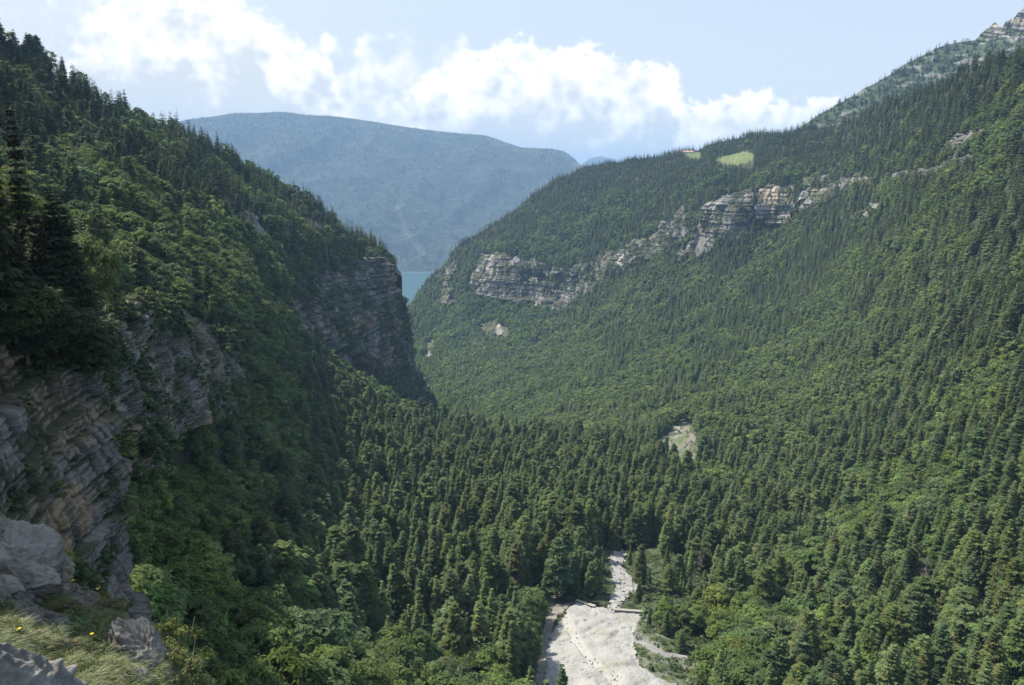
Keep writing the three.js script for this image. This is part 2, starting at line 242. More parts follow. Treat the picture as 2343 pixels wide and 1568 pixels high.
const floorColor = (p, m, u, v) => {
  const c = soilColor(p), e = 6 * noise(p[0] / 3, p[2] / 3, 6);
  if (inside(track, u, v) || inside(footpath, u, v)) { const k = 1 + 0.3 * fbm(p[0] / 3, p[2] / 3, 8, 3); return [0.3 * k, 0.275 * k, 0.24 * k]; }
  if (inside(branchPath, u, v + e * 0.3) || inside(stream, u + e, v) || inside(basin, u, v)) return gravelColor(p).map((x) => x * 1.3);
  if (inside(bank, u + e, v)) { const g = sst(-0.15, 0.3, fbm(p[0] / 4, p[2] / 4, 18, 3)); return [lerp(0.1, 0.3, g * 0.6), lerp(0.135, 0.3, g * 0.6), lerp(0.05, 0.27, g * 0.6)]; }
  if (u > 1255 && u < 1680 && v > 1240) { const g = sst(-0.2, 0.25, fbm(p[0] / 6, p[2] / 6, 28, 3)); return [lerp(c[0], 0.09, g), lerp(c[1], 0.125, g), lerp(c[2], 0.048, g)]; }
  return c;
};
const floorGeo = sheet('floor', { nu: 480, nv: 420, edge: columns(200, 1660, () => 1760, floorLeft), depth: floorDepth, backTop: [[40, 20], [160, 90], [300, 160]], grain: 6, color: floorColor,
  disp: (p, m, u, v) => { const k = cleared(u, v) ? 0 : 1; return [0, (inside(basin, u, v) || inside(stream, u, v) ? -0.8 : 0) + k * 2.2 * fbm(p[0] / 30, p[2] / 30, 4, 4), 0]; } });
tag(new THREE.Mesh(floorGeo, soilMat), 'valley_floor', 'wooded valley floor around the white gravel basin below the cliffs', 'ground', 'structure');

// rock walls standing out of the right mountainside, each with its outline
const walls = [
  { poly: [[1070, 640], [1085, 600], [1105, 586], [1150, 576], [1180, 582], [1188, 600], [1186, 640], [1240, 642], [1262, 650], [1300, 660], [1300, 690], [1262, 700], [1215, 695], [1150, 690], [1115, 680], [1095, 672]], label: 'pale limestone wall low on the far end of the right mountain', A: 5, warmth: 0.12 },
  { poly: [[1004, 690], [1018, 640], [1030, 600], [1040, 590], [1042, 610], [1030, 650], [1040, 690], [1020, 692]], label: 'narrow rock ribs leftmost on the right mountain, above the lake', A: 6, warmth: 0 },
  { poly: [[1300, 640], [1320, 640], [1360, 620], [1400, 600], [1380, 640], [1340, 672], [1300, 700], [1262, 716], [1255, 700], [1280, 670]], label: 'broken rock band stepping up to the right of the pale wall', A: 6, warmth: -0.1 },
  { poly: [[1405, 575], [1440, 545], [1480, 545], [1540, 500], [1560, 470], [1570, 500], [1555, 560], [1500, 590], [1440, 600], [1410, 590]], label: 'overgrown grey rock band left of the big grey wall', A: 6, warmth: -0.15, mossy: 0.12 },
  { poly: [[1545, 600], [1565, 570], [1580, 545], [1590, 500], [1610, 470], [1650, 452], [1700, 432], [1722, 425], [1725, 470], [1715, 500], [1690, 540], [1640, 560], [1600, 585], [1570, 600]], label: 'big grey shaded rock wall below the alpine meadow', A: 10, warmth: -0.05, base: [0.21, 0.2, 0.188] },
  { poly: [[1730, 470], [1732, 432], [1750, 424], [1790, 424], [1816, 420], [1818, 470], [1808, 500], [1790, 516], [1760, 512], [1740, 500]], label: 'bright layered rock wall right of the big grey wall', A: 6, warmth: 0.14, base: [0.36, 0.345, 0.32] },
  { poly: [[1826, 440], [1840, 410], [1880, 392], [1922, 374], [1915, 392], [1880, 410], [1850, 446], [1830, 460]], label: 'slanting rock band above the bright layered wall', A: 6, warmth: -0.1 },
  { poly: [[2020, 412], [2070, 388], [2120, 384], [2160, 370], [2200, 360], [2230, 350], [2236, 360], [2200, 384], [2140, 396], [2080, 412], [2050, 418]], label: 'lower rock band across the forest on the far right slope', A: 4, warmth: -0.15, mossy: 0.06, base: [0.16, 0.157, 0.155] },
  { poly: [[2150, 348], [2170, 318], [2200, 308], [2250, 290], [2290, 284], [2295, 296], [2250, 318], [2200, 336], [2170, 352]], label: 'upper rock band across the forest on the far right slope', A: 4, warmth: -0.15, mossy: 0.06, base: [0.16, 0.157, 0.155] },
  { poly: [[965, 830], [975, 790], [990, 770], [994, 790], [985, 815]], label: 'small bare rock patch low above the gorge', A: 3, warmth: 0 },
  { poly: [[1950, 480], [1985, 470], [2010, 460], [2015, 480], [1980, 498], [1950, 498]], label: 'small rock step in the forest under the right rock bands', A: 3, warmth: -0.1 },
  { poly: [[1090, 740], [1130, 735], [1160, 745], [1170, 765], [1120, 770]], label: 'small rock step in the wood under the pale limestone wall', A: 3, warmth: 0.1 },
  { poly: [[1185, 612], [1200, 590], [1230, 596], [1262, 604], [1296, 612], [1330, 596], [1350, 604], [1320, 625], [1270, 628], [1220, 622]], label: 'thin rock ledges above the pale limestone wall', A: 5, warmth: 0.05, mossy: 0.1 },
  { poly: [[1350, 600], [1400, 572], [1450, 552], [1470, 590], [1430, 612], [1390, 622], [1355, 640]], label: 'half overgrown ledges joining the lower and upper rock bands', A: 6, warmth: -0.05, mossy: 0.1 },
  { poly: [[1830, 470], [1860, 440], [1900, 415], [1960, 400], [2010, 396], [2000, 412], [1950, 424], [1890, 445], [1850, 480]], label: 'faint rock ledges running right from the bright layered wall', A: 4, warmth: -0.1, mossy: 0.12 },
];
const wallAt = (u, v, grow = 0) => walls.some((w) => u > w.box[0] - 25 && u < w.box[2] + 25 && v > w.box[1] - 25 && v < w.box[3] + 25 && inside(w.poly, u + 13 * fbm(u / 26, v / 26, 2, 3), v + 13 * fbm(u / 26, v / 26, 8, 3) + grow));
for (const w of walls) { const us = w.poly.map((q) => q[0]), vs = w.poly.map((q) => q[1]); w.box = [Math.min(...us), Math.min(...vs), Math.max(...us), Math.max(...vs)]; }
const rightSky = curve([860, 760], [900, 728], [935, 702], [960, 668], [1000, 618], [1050, 560], [1100, 528], [1150, 494], [1200, 462], [1250, 425], [1300, 398], [1350, 382], [1400, 370], [1450, 364], [1510, 356], [1555, 352], [1580, 345], [1620, 335], [1680, 318], [1740, 304], [1820, 300], [1870, 297], [1950, 277], [2000, 254], [2050, 229], [2110, 207], [2170, 186], [2230, 156], [2290, 134], [2342, 114], [2560, 20]);
const rightFoot = curve([860, 1040], [1000, 1045], [1200, 1080], [1380, 1130], [1440, 1250], [1450, 1400], [1500, 1568], [1560, 1720], [2560, 1720]);
const rightDepth = plate([1500, 1720, 284], [1600, 1568, 318], [2000, 1568, 300], [2342, 1568, 292], [2600, 1568, 300], [2000, 1720, 262], [2500, 1720, 255], [1500, 1450, 344], [1800, 1420, 380], [2100, 1420, 360], [2300, 1450, 332],
  [1440, 1290, 442], [1480, 1190, 558], [1560, 1150, 620], [1800, 1300, 460], [2100, 1200, 460], [2342, 1150, 450], [2600, 1150, 430], [1800, 1150, 620], [1700, 1050, 780], [1570, 1020, 860], [1480, 1020, 895], [1800, 1000, 850], [2100, 950, 720], [2290, 890, 600], [2560, 850, 600],
  [2256, 723, 780], [2560, 600, 770], [2300, 400, 1010], [2560, 200, 1080], [2342, 108, 1270], [2560, 20, 1250], [2100, 600, 1080], [2100, 400, 1330], [2170, 178, 1560], [2050, 220, 1760], [1950, 268, 1980], [1800, 800, 1230], [1800, 650, 1560], [1780, 520, 1850], [1775, 410, 1900], [1800, 300, 2250], [1870, 290, 2230],
  [1500, 950, 1080], [1450, 850, 1400], [1400, 750, 1750], [1300, 710, 2060], [1300, 610, 2120], [1350, 382, 2680], [1450, 364, 2600], [1555, 352, 2480], [1650, 345, 2450], [1200, 695, 2170], [1150, 590, 2240], [1200, 462, 2560], [1000, 606, 2500], [935, 688, 2480], [960, 800, 2200], [1000, 920, 1750], [1100, 940, 1500], [1250, 990, 1180], [1200, 850, 1750], [1050, 750, 2200], [1575, 595, 1870], [1620, 440, 1960], [1700, 560, 1780], [1700, 420, 1950], [860, 760, 2500], [870, 1000, 1750]);
const rocky = (u, v) => inside(gully, u, v);
const rightGeo = sheet('right', { nu: 430, nv: 360, edge: columns(860, 2560, rightFoot, rightSky), depth: rightDepth, backTop: [[60, 15], [300, 120], [700, 420]], grain: 9,
  disp: (p, m, u, v) => { const d = Math.hypot(p[0], p[2]), wl = wallAt(u, v, 0) ? 0.15 : 1, k = cleared(u, v) ? 0 : (sst(250, 800, d) * 11 + 1.2) * wl, a = k * fbm(p[0] / 85, p[1] / 85, p[2] / 85 + 7, 4); const rib = wl * 9 * sst(900, 1500, d) * (Math.abs(noise((p[0] * 0.55 + p[2] * 0.83) / 110, p[1] / 400, 3)) - 0.25); return [m[0] * (a + rib), m[1] * (a + rib) - (inside(basin, u, v) || inside(stream, u, v) ? 0.9 : 0), m[2] * (a + rib)]; },
  color: (p, m, u, v) => {
    if (inside(meadowA, u, v) || inside(meadowB, u, v)) { const k = 1 + 0.45 * fbm(p[0] / 12, p[1] / 12, p[2] / 12, 5); return [0.13 * k, 0.165 * k, 0.055 * k]; }
    if (inside(gully, u, v)) { const k = 1 + 0.5 * fbm(p[0] / 7, p[1] / 7, p[2] / 7, 4), g = sst(0, 0.3, fbm(p[0] / 10, p[1] / 10, p[2] / 10 + 5, 3)); return [lerp(0.24, 0.1, g) * k, lerp(0.225, 0.13, g) * k, lerp(0.19, 0.052, g) * k]; }
    if (wallAt(u, v)) { const k = 1 + 0.5 * fbm(p[0] / 9, p[1] / 9, p[2] / 9, 3); return [0.2 * k, 0.195 * k, 0.185 * k]; }
    return floorColor(p, m, u, v);
  } });
tag(new THREE.Mesh(rightGeo, soilMat), 'right_mountain', 'long forested mountainside filling the right half of the valley', 'mountain', 'structure');

// the gravel: its own sheet with ruts, heaps and a smooth vehicle line
{
  const rut = curve([1540, 1720], [1480, 1640], [1400, 1555], [1340, 1495], [1305, 1440], [1290, 1415]);          // across, by down
  const lineAt = curve([1400, 1285], [1440, 1305], [1495, 1340], [1555, 1400], [1640, 1480], [1720, 1540]);
  const gshape = (poly, jag) => (u, v, x, y, z) => inside(poly, u + jag * fbm(x / 3, z / 3, 5, 3), v + jag * 0.5 * fbm(x / 3, z / 3, 9, 3));
  const mat = new THREE.MeshStandardMaterial({ vertexColors: true, roughness: 1, side: THREE.DoubleSide });
  const g = sheet('gravel', { nu: 340, nv: 360, edge: columns(1225, 1610, () => 1700, () => 1372), depth: floorDepth, grain: 7, keep: gshape(basin, 7),
    disp: (p, m, u, v) => { const L = Math.abs(u - lineAt(v)), rd = sst(16, 9, L), q = p[0] * 0.72 + p[2] * 0.7, r = p[0] * 0.7 - p[2] * 0.72, ril = Math.max(0, Math.abs(noise(q / 7 + 0.8 * noise(r / 6, q / 9, 3), r / 26, 5)) - 0.06); return [0, 0.12 + (1 - rd) * (2.0 * Math.min(ril, 0.4) + 0.34 * fbm(p[0] / 2.4, p[2] / 2.4, 7, 4) + 0.35 * fbm(p[0] / 9, p[2] / 9, 3, 2)) - rd * 0.1, 0]; },
    color: (p, m, u, v) => { const c = gravelColor(p), L = Math.abs(u - lineAt(v)), rd = sst(16, 9, L), w = sst(0.1, 0.4, fbm(p[0] / 11, p[2] / 11, 30, 3)); return [lerp(c[0], 0.335, rd * 0.6) * (1 - 0.1 * w), lerp(c[1], 0.325, rd * 0.6) * (1 - 0.12 * w), lerp(c[2], 0.3, rd * 0.6) * (1 - 0.18 * w)]; } });
  tag(new THREE.Mesh(g, mat), 'gravel_basin', 'white gravel basin with a vehicle track at the bottom of the photo', 'gravel bed', 'structure');
  const g2 = sheet('stream', { nu: 150, nv: 200, edge: columns(1375, 1490, () => 1412, () => 1250), depth: floorDepth, grain: 7, keep: gshape(stream, 8), disp: (p) => [0, 0.15 + 0.8 * fbm(p[0] / 3, p[2] / 3, 7, 4), 0], color: (p) => gravelColor(p) });
  tag(new THREE.Mesh(g2, mat), 'stream_bed', 'pale boulder-strewn stream bed winding above the check dam', 'stream bed', 'structure');
}
// cliffs
const wallDir = (a, b) => { const x = b[0] - a[0], z = b[2] - a[2], l = Math.hypot(x, z); return [-z / l, x / l]; };
{
  const edgeR = curve([640, 214], [720, 212], [830, 216], [869, 214], [900, 218], [953, 231], [1020, 238], [1045, 247], [1062, 286], [1090, 284], [1120, 276], [1150, 280], [1205, 290], [1260, 300], [1300, 306], [1335, 300], [1365, 316], [1395, 350], [1420, 345], [1620, 420]);
  const depth = plate([-120, 640, 92], [0, 700, 97], [200, 700, 112], [-120, 900, 80], [0, 900, 89], [215, 869, 108], [231, 953, 108], [286, 1062, 106], [-120, 1250, 76], [0, 1213, 82], [93, 1213, 88], [290, 1205, 105], [306, 1300, 104], [0, 1600, 74], [350, 1400, 103], [420, 1620, 98], [-120, 1620, 68], [90, 1000, 93], [150, 840, 104]);
  const a = at(0, 1000, depth(0, 1000)), b = at(230, 1000, depth(230, 1000)), dir = wallDir(b, a);
  const d2 = dir[0] * a[0] + dir[1] * a[2] > 0 ? [-dir[0], -dir[1]] : dir;
  const bed = bedded({ T: 2.4, A: 1.0, B: 1.1, W: 4.6, dir: d2, dip: -0.07, seed: 4 });
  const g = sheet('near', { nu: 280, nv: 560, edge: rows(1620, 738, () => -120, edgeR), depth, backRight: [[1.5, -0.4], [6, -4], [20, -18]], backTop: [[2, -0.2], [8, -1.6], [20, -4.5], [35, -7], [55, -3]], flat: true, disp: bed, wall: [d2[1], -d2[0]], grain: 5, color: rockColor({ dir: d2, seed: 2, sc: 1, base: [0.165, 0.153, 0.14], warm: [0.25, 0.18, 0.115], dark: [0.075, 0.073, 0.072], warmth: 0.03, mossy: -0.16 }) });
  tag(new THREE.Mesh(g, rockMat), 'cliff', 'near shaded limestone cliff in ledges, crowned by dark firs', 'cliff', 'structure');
  const top = curve([-120, 700], [190, 700], [215, 712], [240, 712], [300, 692], [340, 694], [400, 716], [450, 742], [510, 768], [540, 830], [572, 905]), bot = curve([-120, 1150], [190, 1130], [250, 1110], [330, 1070], [345, 1030], [400, 1000], [450, 972], [572, 950]);
  const dm = plate([-120, 700, 150], [-120, 1150, 140], [40, 700, 170], [40, 1100, 158], [190, 700, 196], [215, 712, 208], [300, 692, 252], [400, 716, 312], [500, 765, 378], [572, 905, 425], [190, 1090, 178], [250, 1078, 194], [330, 1035, 232], [450, 938, 300], [572, 928, 412], [300, 880, 232], [450, 850, 308], [520, 860, 360]);
  const p = at(250, 850, dm(250, 850)), q = at(480, 850, dm(480, 850)), e = wallDir(q, p), e2 = e[0] * p[0] + e[1] * p[2] > 0 ? [-e[0], -e[1]] : e;
  const g2 = sheet('mid', { nu: 440, nv: 280, edge: columns(-120, 572, bot, top), depth: dm, backTop: [[5, -1], [25, 3]], disp: bedded({ T: 3.2, A: 2.3, B: 1.6, W: 6, dir: e2, dip: -0.03, seed: 7 }), flat: true, wall: [e2[1], -e2[0]], grain: 8, color: rockColor({ dir: e2, seed: 12, sc: 1.7, warmth: 0.1, mossy: -0.05, base: [0.21, 0.197, 0.182], warm: [0.28, 0.21, 0.14] }) });
  tag(new THREE.Mesh(g2, rockMat), 'cliff', 'grey bedded cliff with wooded ledges behind the near cliff', 'cliff', 'structure');
  const pl = curve([590, 800], [605, 770], [620, 738], [650, 690], [690, 648], [720, 655], [760, 690], [810, 738], [850, 800], [880, 850], [905, 900], [940, 985], [1000, 1022]), pr = curve([590, 880], [606, 893], [640, 911], [690, 924], [740, 935], [800, 948], [850, 962], [900, 983], [925, 996], [945, 1003], [1000, 1034]);
  const dp = plate([800, 600, 1070], [740, 622, 980], [690, 650, 880], [650, 700, 735], [740, 810, 820], [800, 850, 890], [870, 885, 985], [985, 940, 1120], [905, 606, 1165], [924, 640, 1195], [942, 740, 1185], [951, 800, 1175], [983, 900, 1160], [1010, 958, 1150], [1026, 1000, 1130], [850, 700, 1040], [900, 850, 1060], [800, 750, 930]);
  const r = at(740, 720, dp(740, 720)), t = at(920, 720, dp(920, 720)), f = wallDir(t, r), f2 = f[0] * r[0] + f[1] * r[2] > 0 ? [-f[0], -f[1]] : f;
  const g3 = sheet('prow', { nu: 260, nv: 300, edge: rows(1000, 590, pl, pr), depth: dp, backRight: [[12, -2], [60, -30], [200, -140]], backTop: [[15, -1], [60, 6]], disp: bedded({ T: 7, A: 4.5, B: 5, W: 14, dir: f2, dip: 0.05, seed: 17 }), flat: true, wall: [f2[1], -f2[0]], grain: 20, color: rockColor({ dir: f2, seed: 22, sc: 4.5, warmth: 0.06, mossy: -0.02, base: [0.25, 0.237, 0.222] }) });
  tag(new THREE.Mesh(g3, rockMat), 'cliff', 'tall dark prow of layered rock at the end of the left ridge', 'cliff', 'structure');
}
for (const w of walls) {
  const [u0, v0, u1, v1] = w.box, um = (u0 + u1) / 2, vm = (v0 + v1) / 2, dm = rightDepth(um, vm), a = at(u0, vm, rightDepth(u0, vm)), b = at(u1, vm, rightDepth(u1, vm)); let d = wallDir(a, b); if (d[0] * a[0] + d[1] * a[2] > 0) d = [-d[0], -d[1]];
  const k = dm / 1900, sd = Math.round(um);
  const g = sheet('wall' + sd, { nu: Math.round((u1 - u0 + 24) / 1.5), nv: Math.round((v1 - v0 + 24) / 1.5), edge: columns(u0 - 12, u1 + 12, () => v1 + 12, () => v0 - 12), depth: (u, v) => rightDepth(u, v) - (4 + w.A * 1.15) * k - 3, disp: bedded({ T: 9 * k + 1, A: w.A * 0.5 * k + 0.5, B: 6 * k + 0.6, W: 13 * k + 2, dir: d, seed: sd, pil: 3.2 }), flat: true, wall: [d[1], -d[0]], grain: 30 * k + 4,
    keep: (u, v) => inside(w.poly, u + 13 * fbm(u / 26, v / 26, 2, 3), v + 13 * fbm(u / 26, v / 26, 8, 3)), color: rockColor({ dir: d, seed: sd % 97, sc: 6 * k + 0.8, warmth: w.warmth, mossy: (w.mossy ?? 0) - 0.02, base: w.base ?? [0.28, 0.272, 0.262], warm: [0.36, 0.29, 0.22], dark: [0.11, 0.11, 0.115] }) });
  tag(new THREE.Mesh(g, rockMat), 'rock_wall', w.label, 'cliff', 'structure');
}
// mountain beyond the lake, a farther peak, the high mountain on the right, the lake, the ground
{
  const top = curve([200, 320], [330, 290], [400, 280], [440, 272], [490, 266], [540, 259], [600, 258], [640, 256], [700, 263], [760, 266], [830, 275], [900, 286], [1000, 300], [1060, 306], [1110, 310], [1130, 316], [1160, 327], [1200, 338], [1250, 340], [1285, 345], [1310, 360], [1332, 382], [1480, 480]);
  const g = sheet('far', { nu: 300, nv: 220, edge: columns(200, 1480, () => 621, top), depth: (u, v) => lerp(11800, 7100, Math.pow(clamp((v - 250) / 371), 0.9)) * (1 + 0.00004 * (u - 900)), backTop: [[400, 60], [1500, 700]], grain: 60,
    disp: (p, m, u, v) => { const q = (p[0] * 0.9 + p[2] * 0.15), fall = sst(0, 60, v - top(u)) * sst(0, 40, 621 - v), r = 1 - Math.abs(noise(q / 700 + 0.6 * noise(p[0] / 1500, p[2] / 1500), p[2] / 4000, 5)) * 2; const k = fall * (105 * (r - 0.5) + 50 * fbm(p[0] / 420, p[1] / 420, p[2] / 420, 4)); return [m[0] * k, m[1] * k, m[2] * k]; },
    color: (p, m, u, v) => { const s = sst(0.1, 0.4, fbm(p[0] / 300, p[1] / 300, p[2] / 300, 4)), k = 1 + 0.3 * fbm(p[0] / 40, p[1] / 40, p[2] / 40, 2); let c = [lerp(0.032, 0.045, s), lerp(0.045, 0.06, s), lerp(0.026, 0.03, s)]; const sl = inside([[905, 478], [911, 478], [930, 530], [975, 580], [971, 583], [923, 536]], u + 3 * noise(p[0] / 40, p[1] / 40), v); const meadow = v - top(u) < 14 && u > 820 && noise(p[0] / 160, p[2] / 160, 3) > -0.1; if (sl) c = [0.075, 0.08, 0.06]; if (meadow) c = [0.06, 0.075, 0.042]; return c.map((x) => x * k); } });
  tag(new THREE.Mesh(g, soilMat), 'far_mountain', 'broad blue hazy mountain with a long ridge beyond the lake', 'mountain', 'structure');
  const top2 = curve([1240, 410], [1330, 378], [1350, 362], [1366, 359], [1390, 364], [1420, 380], [1520, 430]);
  const g2 = sheet('peak', { nu: 60, nv: 30, edge: columns(1240, 1520, () => 470, top2), depth: (u, v) => lerp(21000, 19000, clamp((v - 360) / 100)), backTop: [[900, 300]], disp: hump(40, 500, 3), grain: 100, color: () => [0.06, 0.07, 0.05] });
  tag(new THREE.Mesh(g2, soilMat), 'distant_peak', 'faint pale peak showing in the notch between mountain and right ridge', 'mountain', 'structure');
  const top3 = curve([1780, 325], [1865, 270], [1900, 246], [1950, 218], [2000, 189], [2050, 161], [2100, 136], [2150, 112], [2190, 99], [2230, 90], [2262, 82], [2277, 79], [2292, 76], [2310, 66], [2342, 44], [2600, -120]);
  const d3 = plate([1780, 330, 2700], [2000, 199, 2850], [2200, 105, 3000], [2342, 44, 3060], [2600, -120, 3100], [1780, 420, 2500], [2000, 380, 2500], [2200, 300, 2560], [2400, 260, 2600], [2600, 200, 2600], [2320, 90, 2960]);
  const g3 = sheet('high', { nu: 240, nv: 110, edge: columns(1780, 2600, (u) => top3(u) + 190, top3), depth: d3, backTop: [[80, 30], [500, 380]], disp: hump(11, 130, 9, 5), grain: 20,
    color: (p, m, u, v) => { const r = sst(0.05, 0.2, fbm(p[0] / 90, p[1] / 28, p[2] / 90 + 4, 4) - 0.14 + (u > 2200 ? 0.1 : 0)), k = 1 + 0.3 * fbm(p[0] / 14, p[1] / 14, p[2] / 14, 3); return [lerp(0.06, 0.2, r) * k, lerp(0.085, 0.2, r) * k, lerp(0.038, 0.19, r) * k]; } });
  tag(new THREE.Mesh(g3, soilMat), 'high_mountain', 'wooded shoulder of the high mountain behind the right ridge', 'mountain', 'structure');
  const top4 = curve([2225, 100], [2248, 74], [2258, 66], [2266, 58], [2275, 50], [2284, 58], [2292, 62], [2304, 48], [2318, 40], [2330, 28], [2342, 20], [2370, -10], [2420, -40], [2620, -160]);
  const d4 = plate([2225, 100, 3010], [2275, 50, 3090], [2342, 20, 3060], [2620, -160, 3150], [2225, 160, 2930], [2342, 140, 2880], [2620, 60, 2850]), dd = [-0.62, 0.78];
  const g4 = sheet('summit', { nu: 260, nv: 130, edge: columns(2225, 2620, (u) => 118 - 0.35 * (u - 2225) + (u > 2290 ? 0 : -8), top4), depth: (u, v) => d4(u, v) - 14, backTop: [[60, 20], [300, 300]], disp: bedded({ T: 16, A: 9, B: 9, W: 22, dir: dd, dip: 0.3, seed: 44, pil: 1.8 }), wall: [0.78, 0.62], grain: 50, color: rockColor({ dir: dd, seed: 50, sc: 8, warmth: 0, mossy: -0.12, base: [0.3, 0.295, 0.28], warm: [0.34, 0.3, 0.25], moss: [0.09, 0.11, 0.045], dark: [0.27, 0.27, 0.27] }) });
  tag(new THREE.Mesh(g4, rockMat), 'summit_rocks', 'bare pale rock summit at the top right corner', 'cliff', 'structure');
  const water = new THREE.MeshPhysicalMaterial({ color: new THREE.Color().setRGB(0.03, 0.08, 0.085), roughness: 0.25, bumpMap: soilGrain, bumpScale: 0.3, side: THREE.DoubleSide });
  const lg = new THREE.PlaneGeometry(7000, 5200); lg.rotateX(-Math.PI / 2); { const p = lg.attributes.position, t = lg.attributes.uv; for (let i = 0; i < p.count; i++) t.setXY(i, p.getX(i) / 40, p.getZ(i) / 40); }
  const lake = new THREE.Mesh(lg, water); lake.position.set(-800, at(955, 623, 7100)[1], -5600); tag(lake, 'lake', 'turquoise lake seen through the gap between the cliffs', 'lake', 'structure');
  const gg = new THREE.PlaneGeometry(42000, 42000, 40, 40); gg.rotateX(-Math.PI / 2); { const p = gg.attributes.position, t = gg.attributes.uv, c = new Float32Array(p.count * 3); for (let i = 0; i < p.count; i++) { t.setXY(i, p.getX(i) / 60, p.getZ(i) / 60); c.set([0.05, 0.065, 0.03], i * 3); } gg.setAttribute('color', new THREE.BufferAttribute(c, 3)); }
  const ground = new THREE.Mesh(gg, soilMat); ground.position.set(0, at(955, 623, 7100)[1] - 6, -8000); tag(ground, 'ground', null, null, 'structure');
}

// ---------- trees: shapes ----------
function shape() { const P = [], C = []; return { P, C, tri(a, b, c, k) { P.push(a[0], a[1], a[2], b[0], b[1], b[2], c[0], c[1], c[2]); for (let i = 0; i < 3; i++) C.push(k[0], k[1], k[2]); }, quad(a, b, c, d, k) { this.tri(a, b, c, k); this.tri(a, c, d, k); },
  geo() { const g = new THREE.BufferGeometry(); g.setAttribute('position', new THREE.BufferAttribute(new Float32Array(P), 3)); g.setAttribute('color', new THREE.BufferAttribute(new Float32Array(C), 3)); g.setAttribute('uv', new THREE.BufferAttribute(new Float32Array(P.length / 3 * 2), 2)); return g; } }; }
const add = (a, b, k = 1) => [a[0] + b[0] * k, a[1] + b[1] * k, a[2] + b[2] * k];
const unit = (a) => { const l = Math.hypot(...a) || 1; return [a[0] / l, a[1] / l, a[2] / l]; };
const cross = (a, b) => [a[1] * b[2] - a[2] * b[1], a[2] * b[0] - a[0] * b[2], a[0] * b[1] - a[1] * b[0]];
function limb(s, pts, r0, r1, n, k) { for (let i = 0; i < pts.length - 1; i++) { const d = unit(add(pts[i + 1], pts[i], -1)), e = unit(cross(d, Math.abs(d[1]) < 0.9 ? [0, 1, 0] : [1, 0, 0])), f = cross(d, e), ra = lerp(r0, r1, i / (pts.length - 1)), rb = lerp(r0, r1, (i + 1) / (pts.length - 1)); const ring = (p, r, j) => { const a = j / n * 2 * Math.PI; return add(add(p, e, Math.cos(a) * r), f, Math.sin(a) * r); }; for (let j = 0; j < n; j++) s.quad(ring(pts[i], ra, j), ring(pts[i], ra, j + 1), ring(pts[i + 1], rb, j + 1), ring(pts[i + 1], rb, j), k); } }
const BARK = [0.09, 0.075, 0.06];
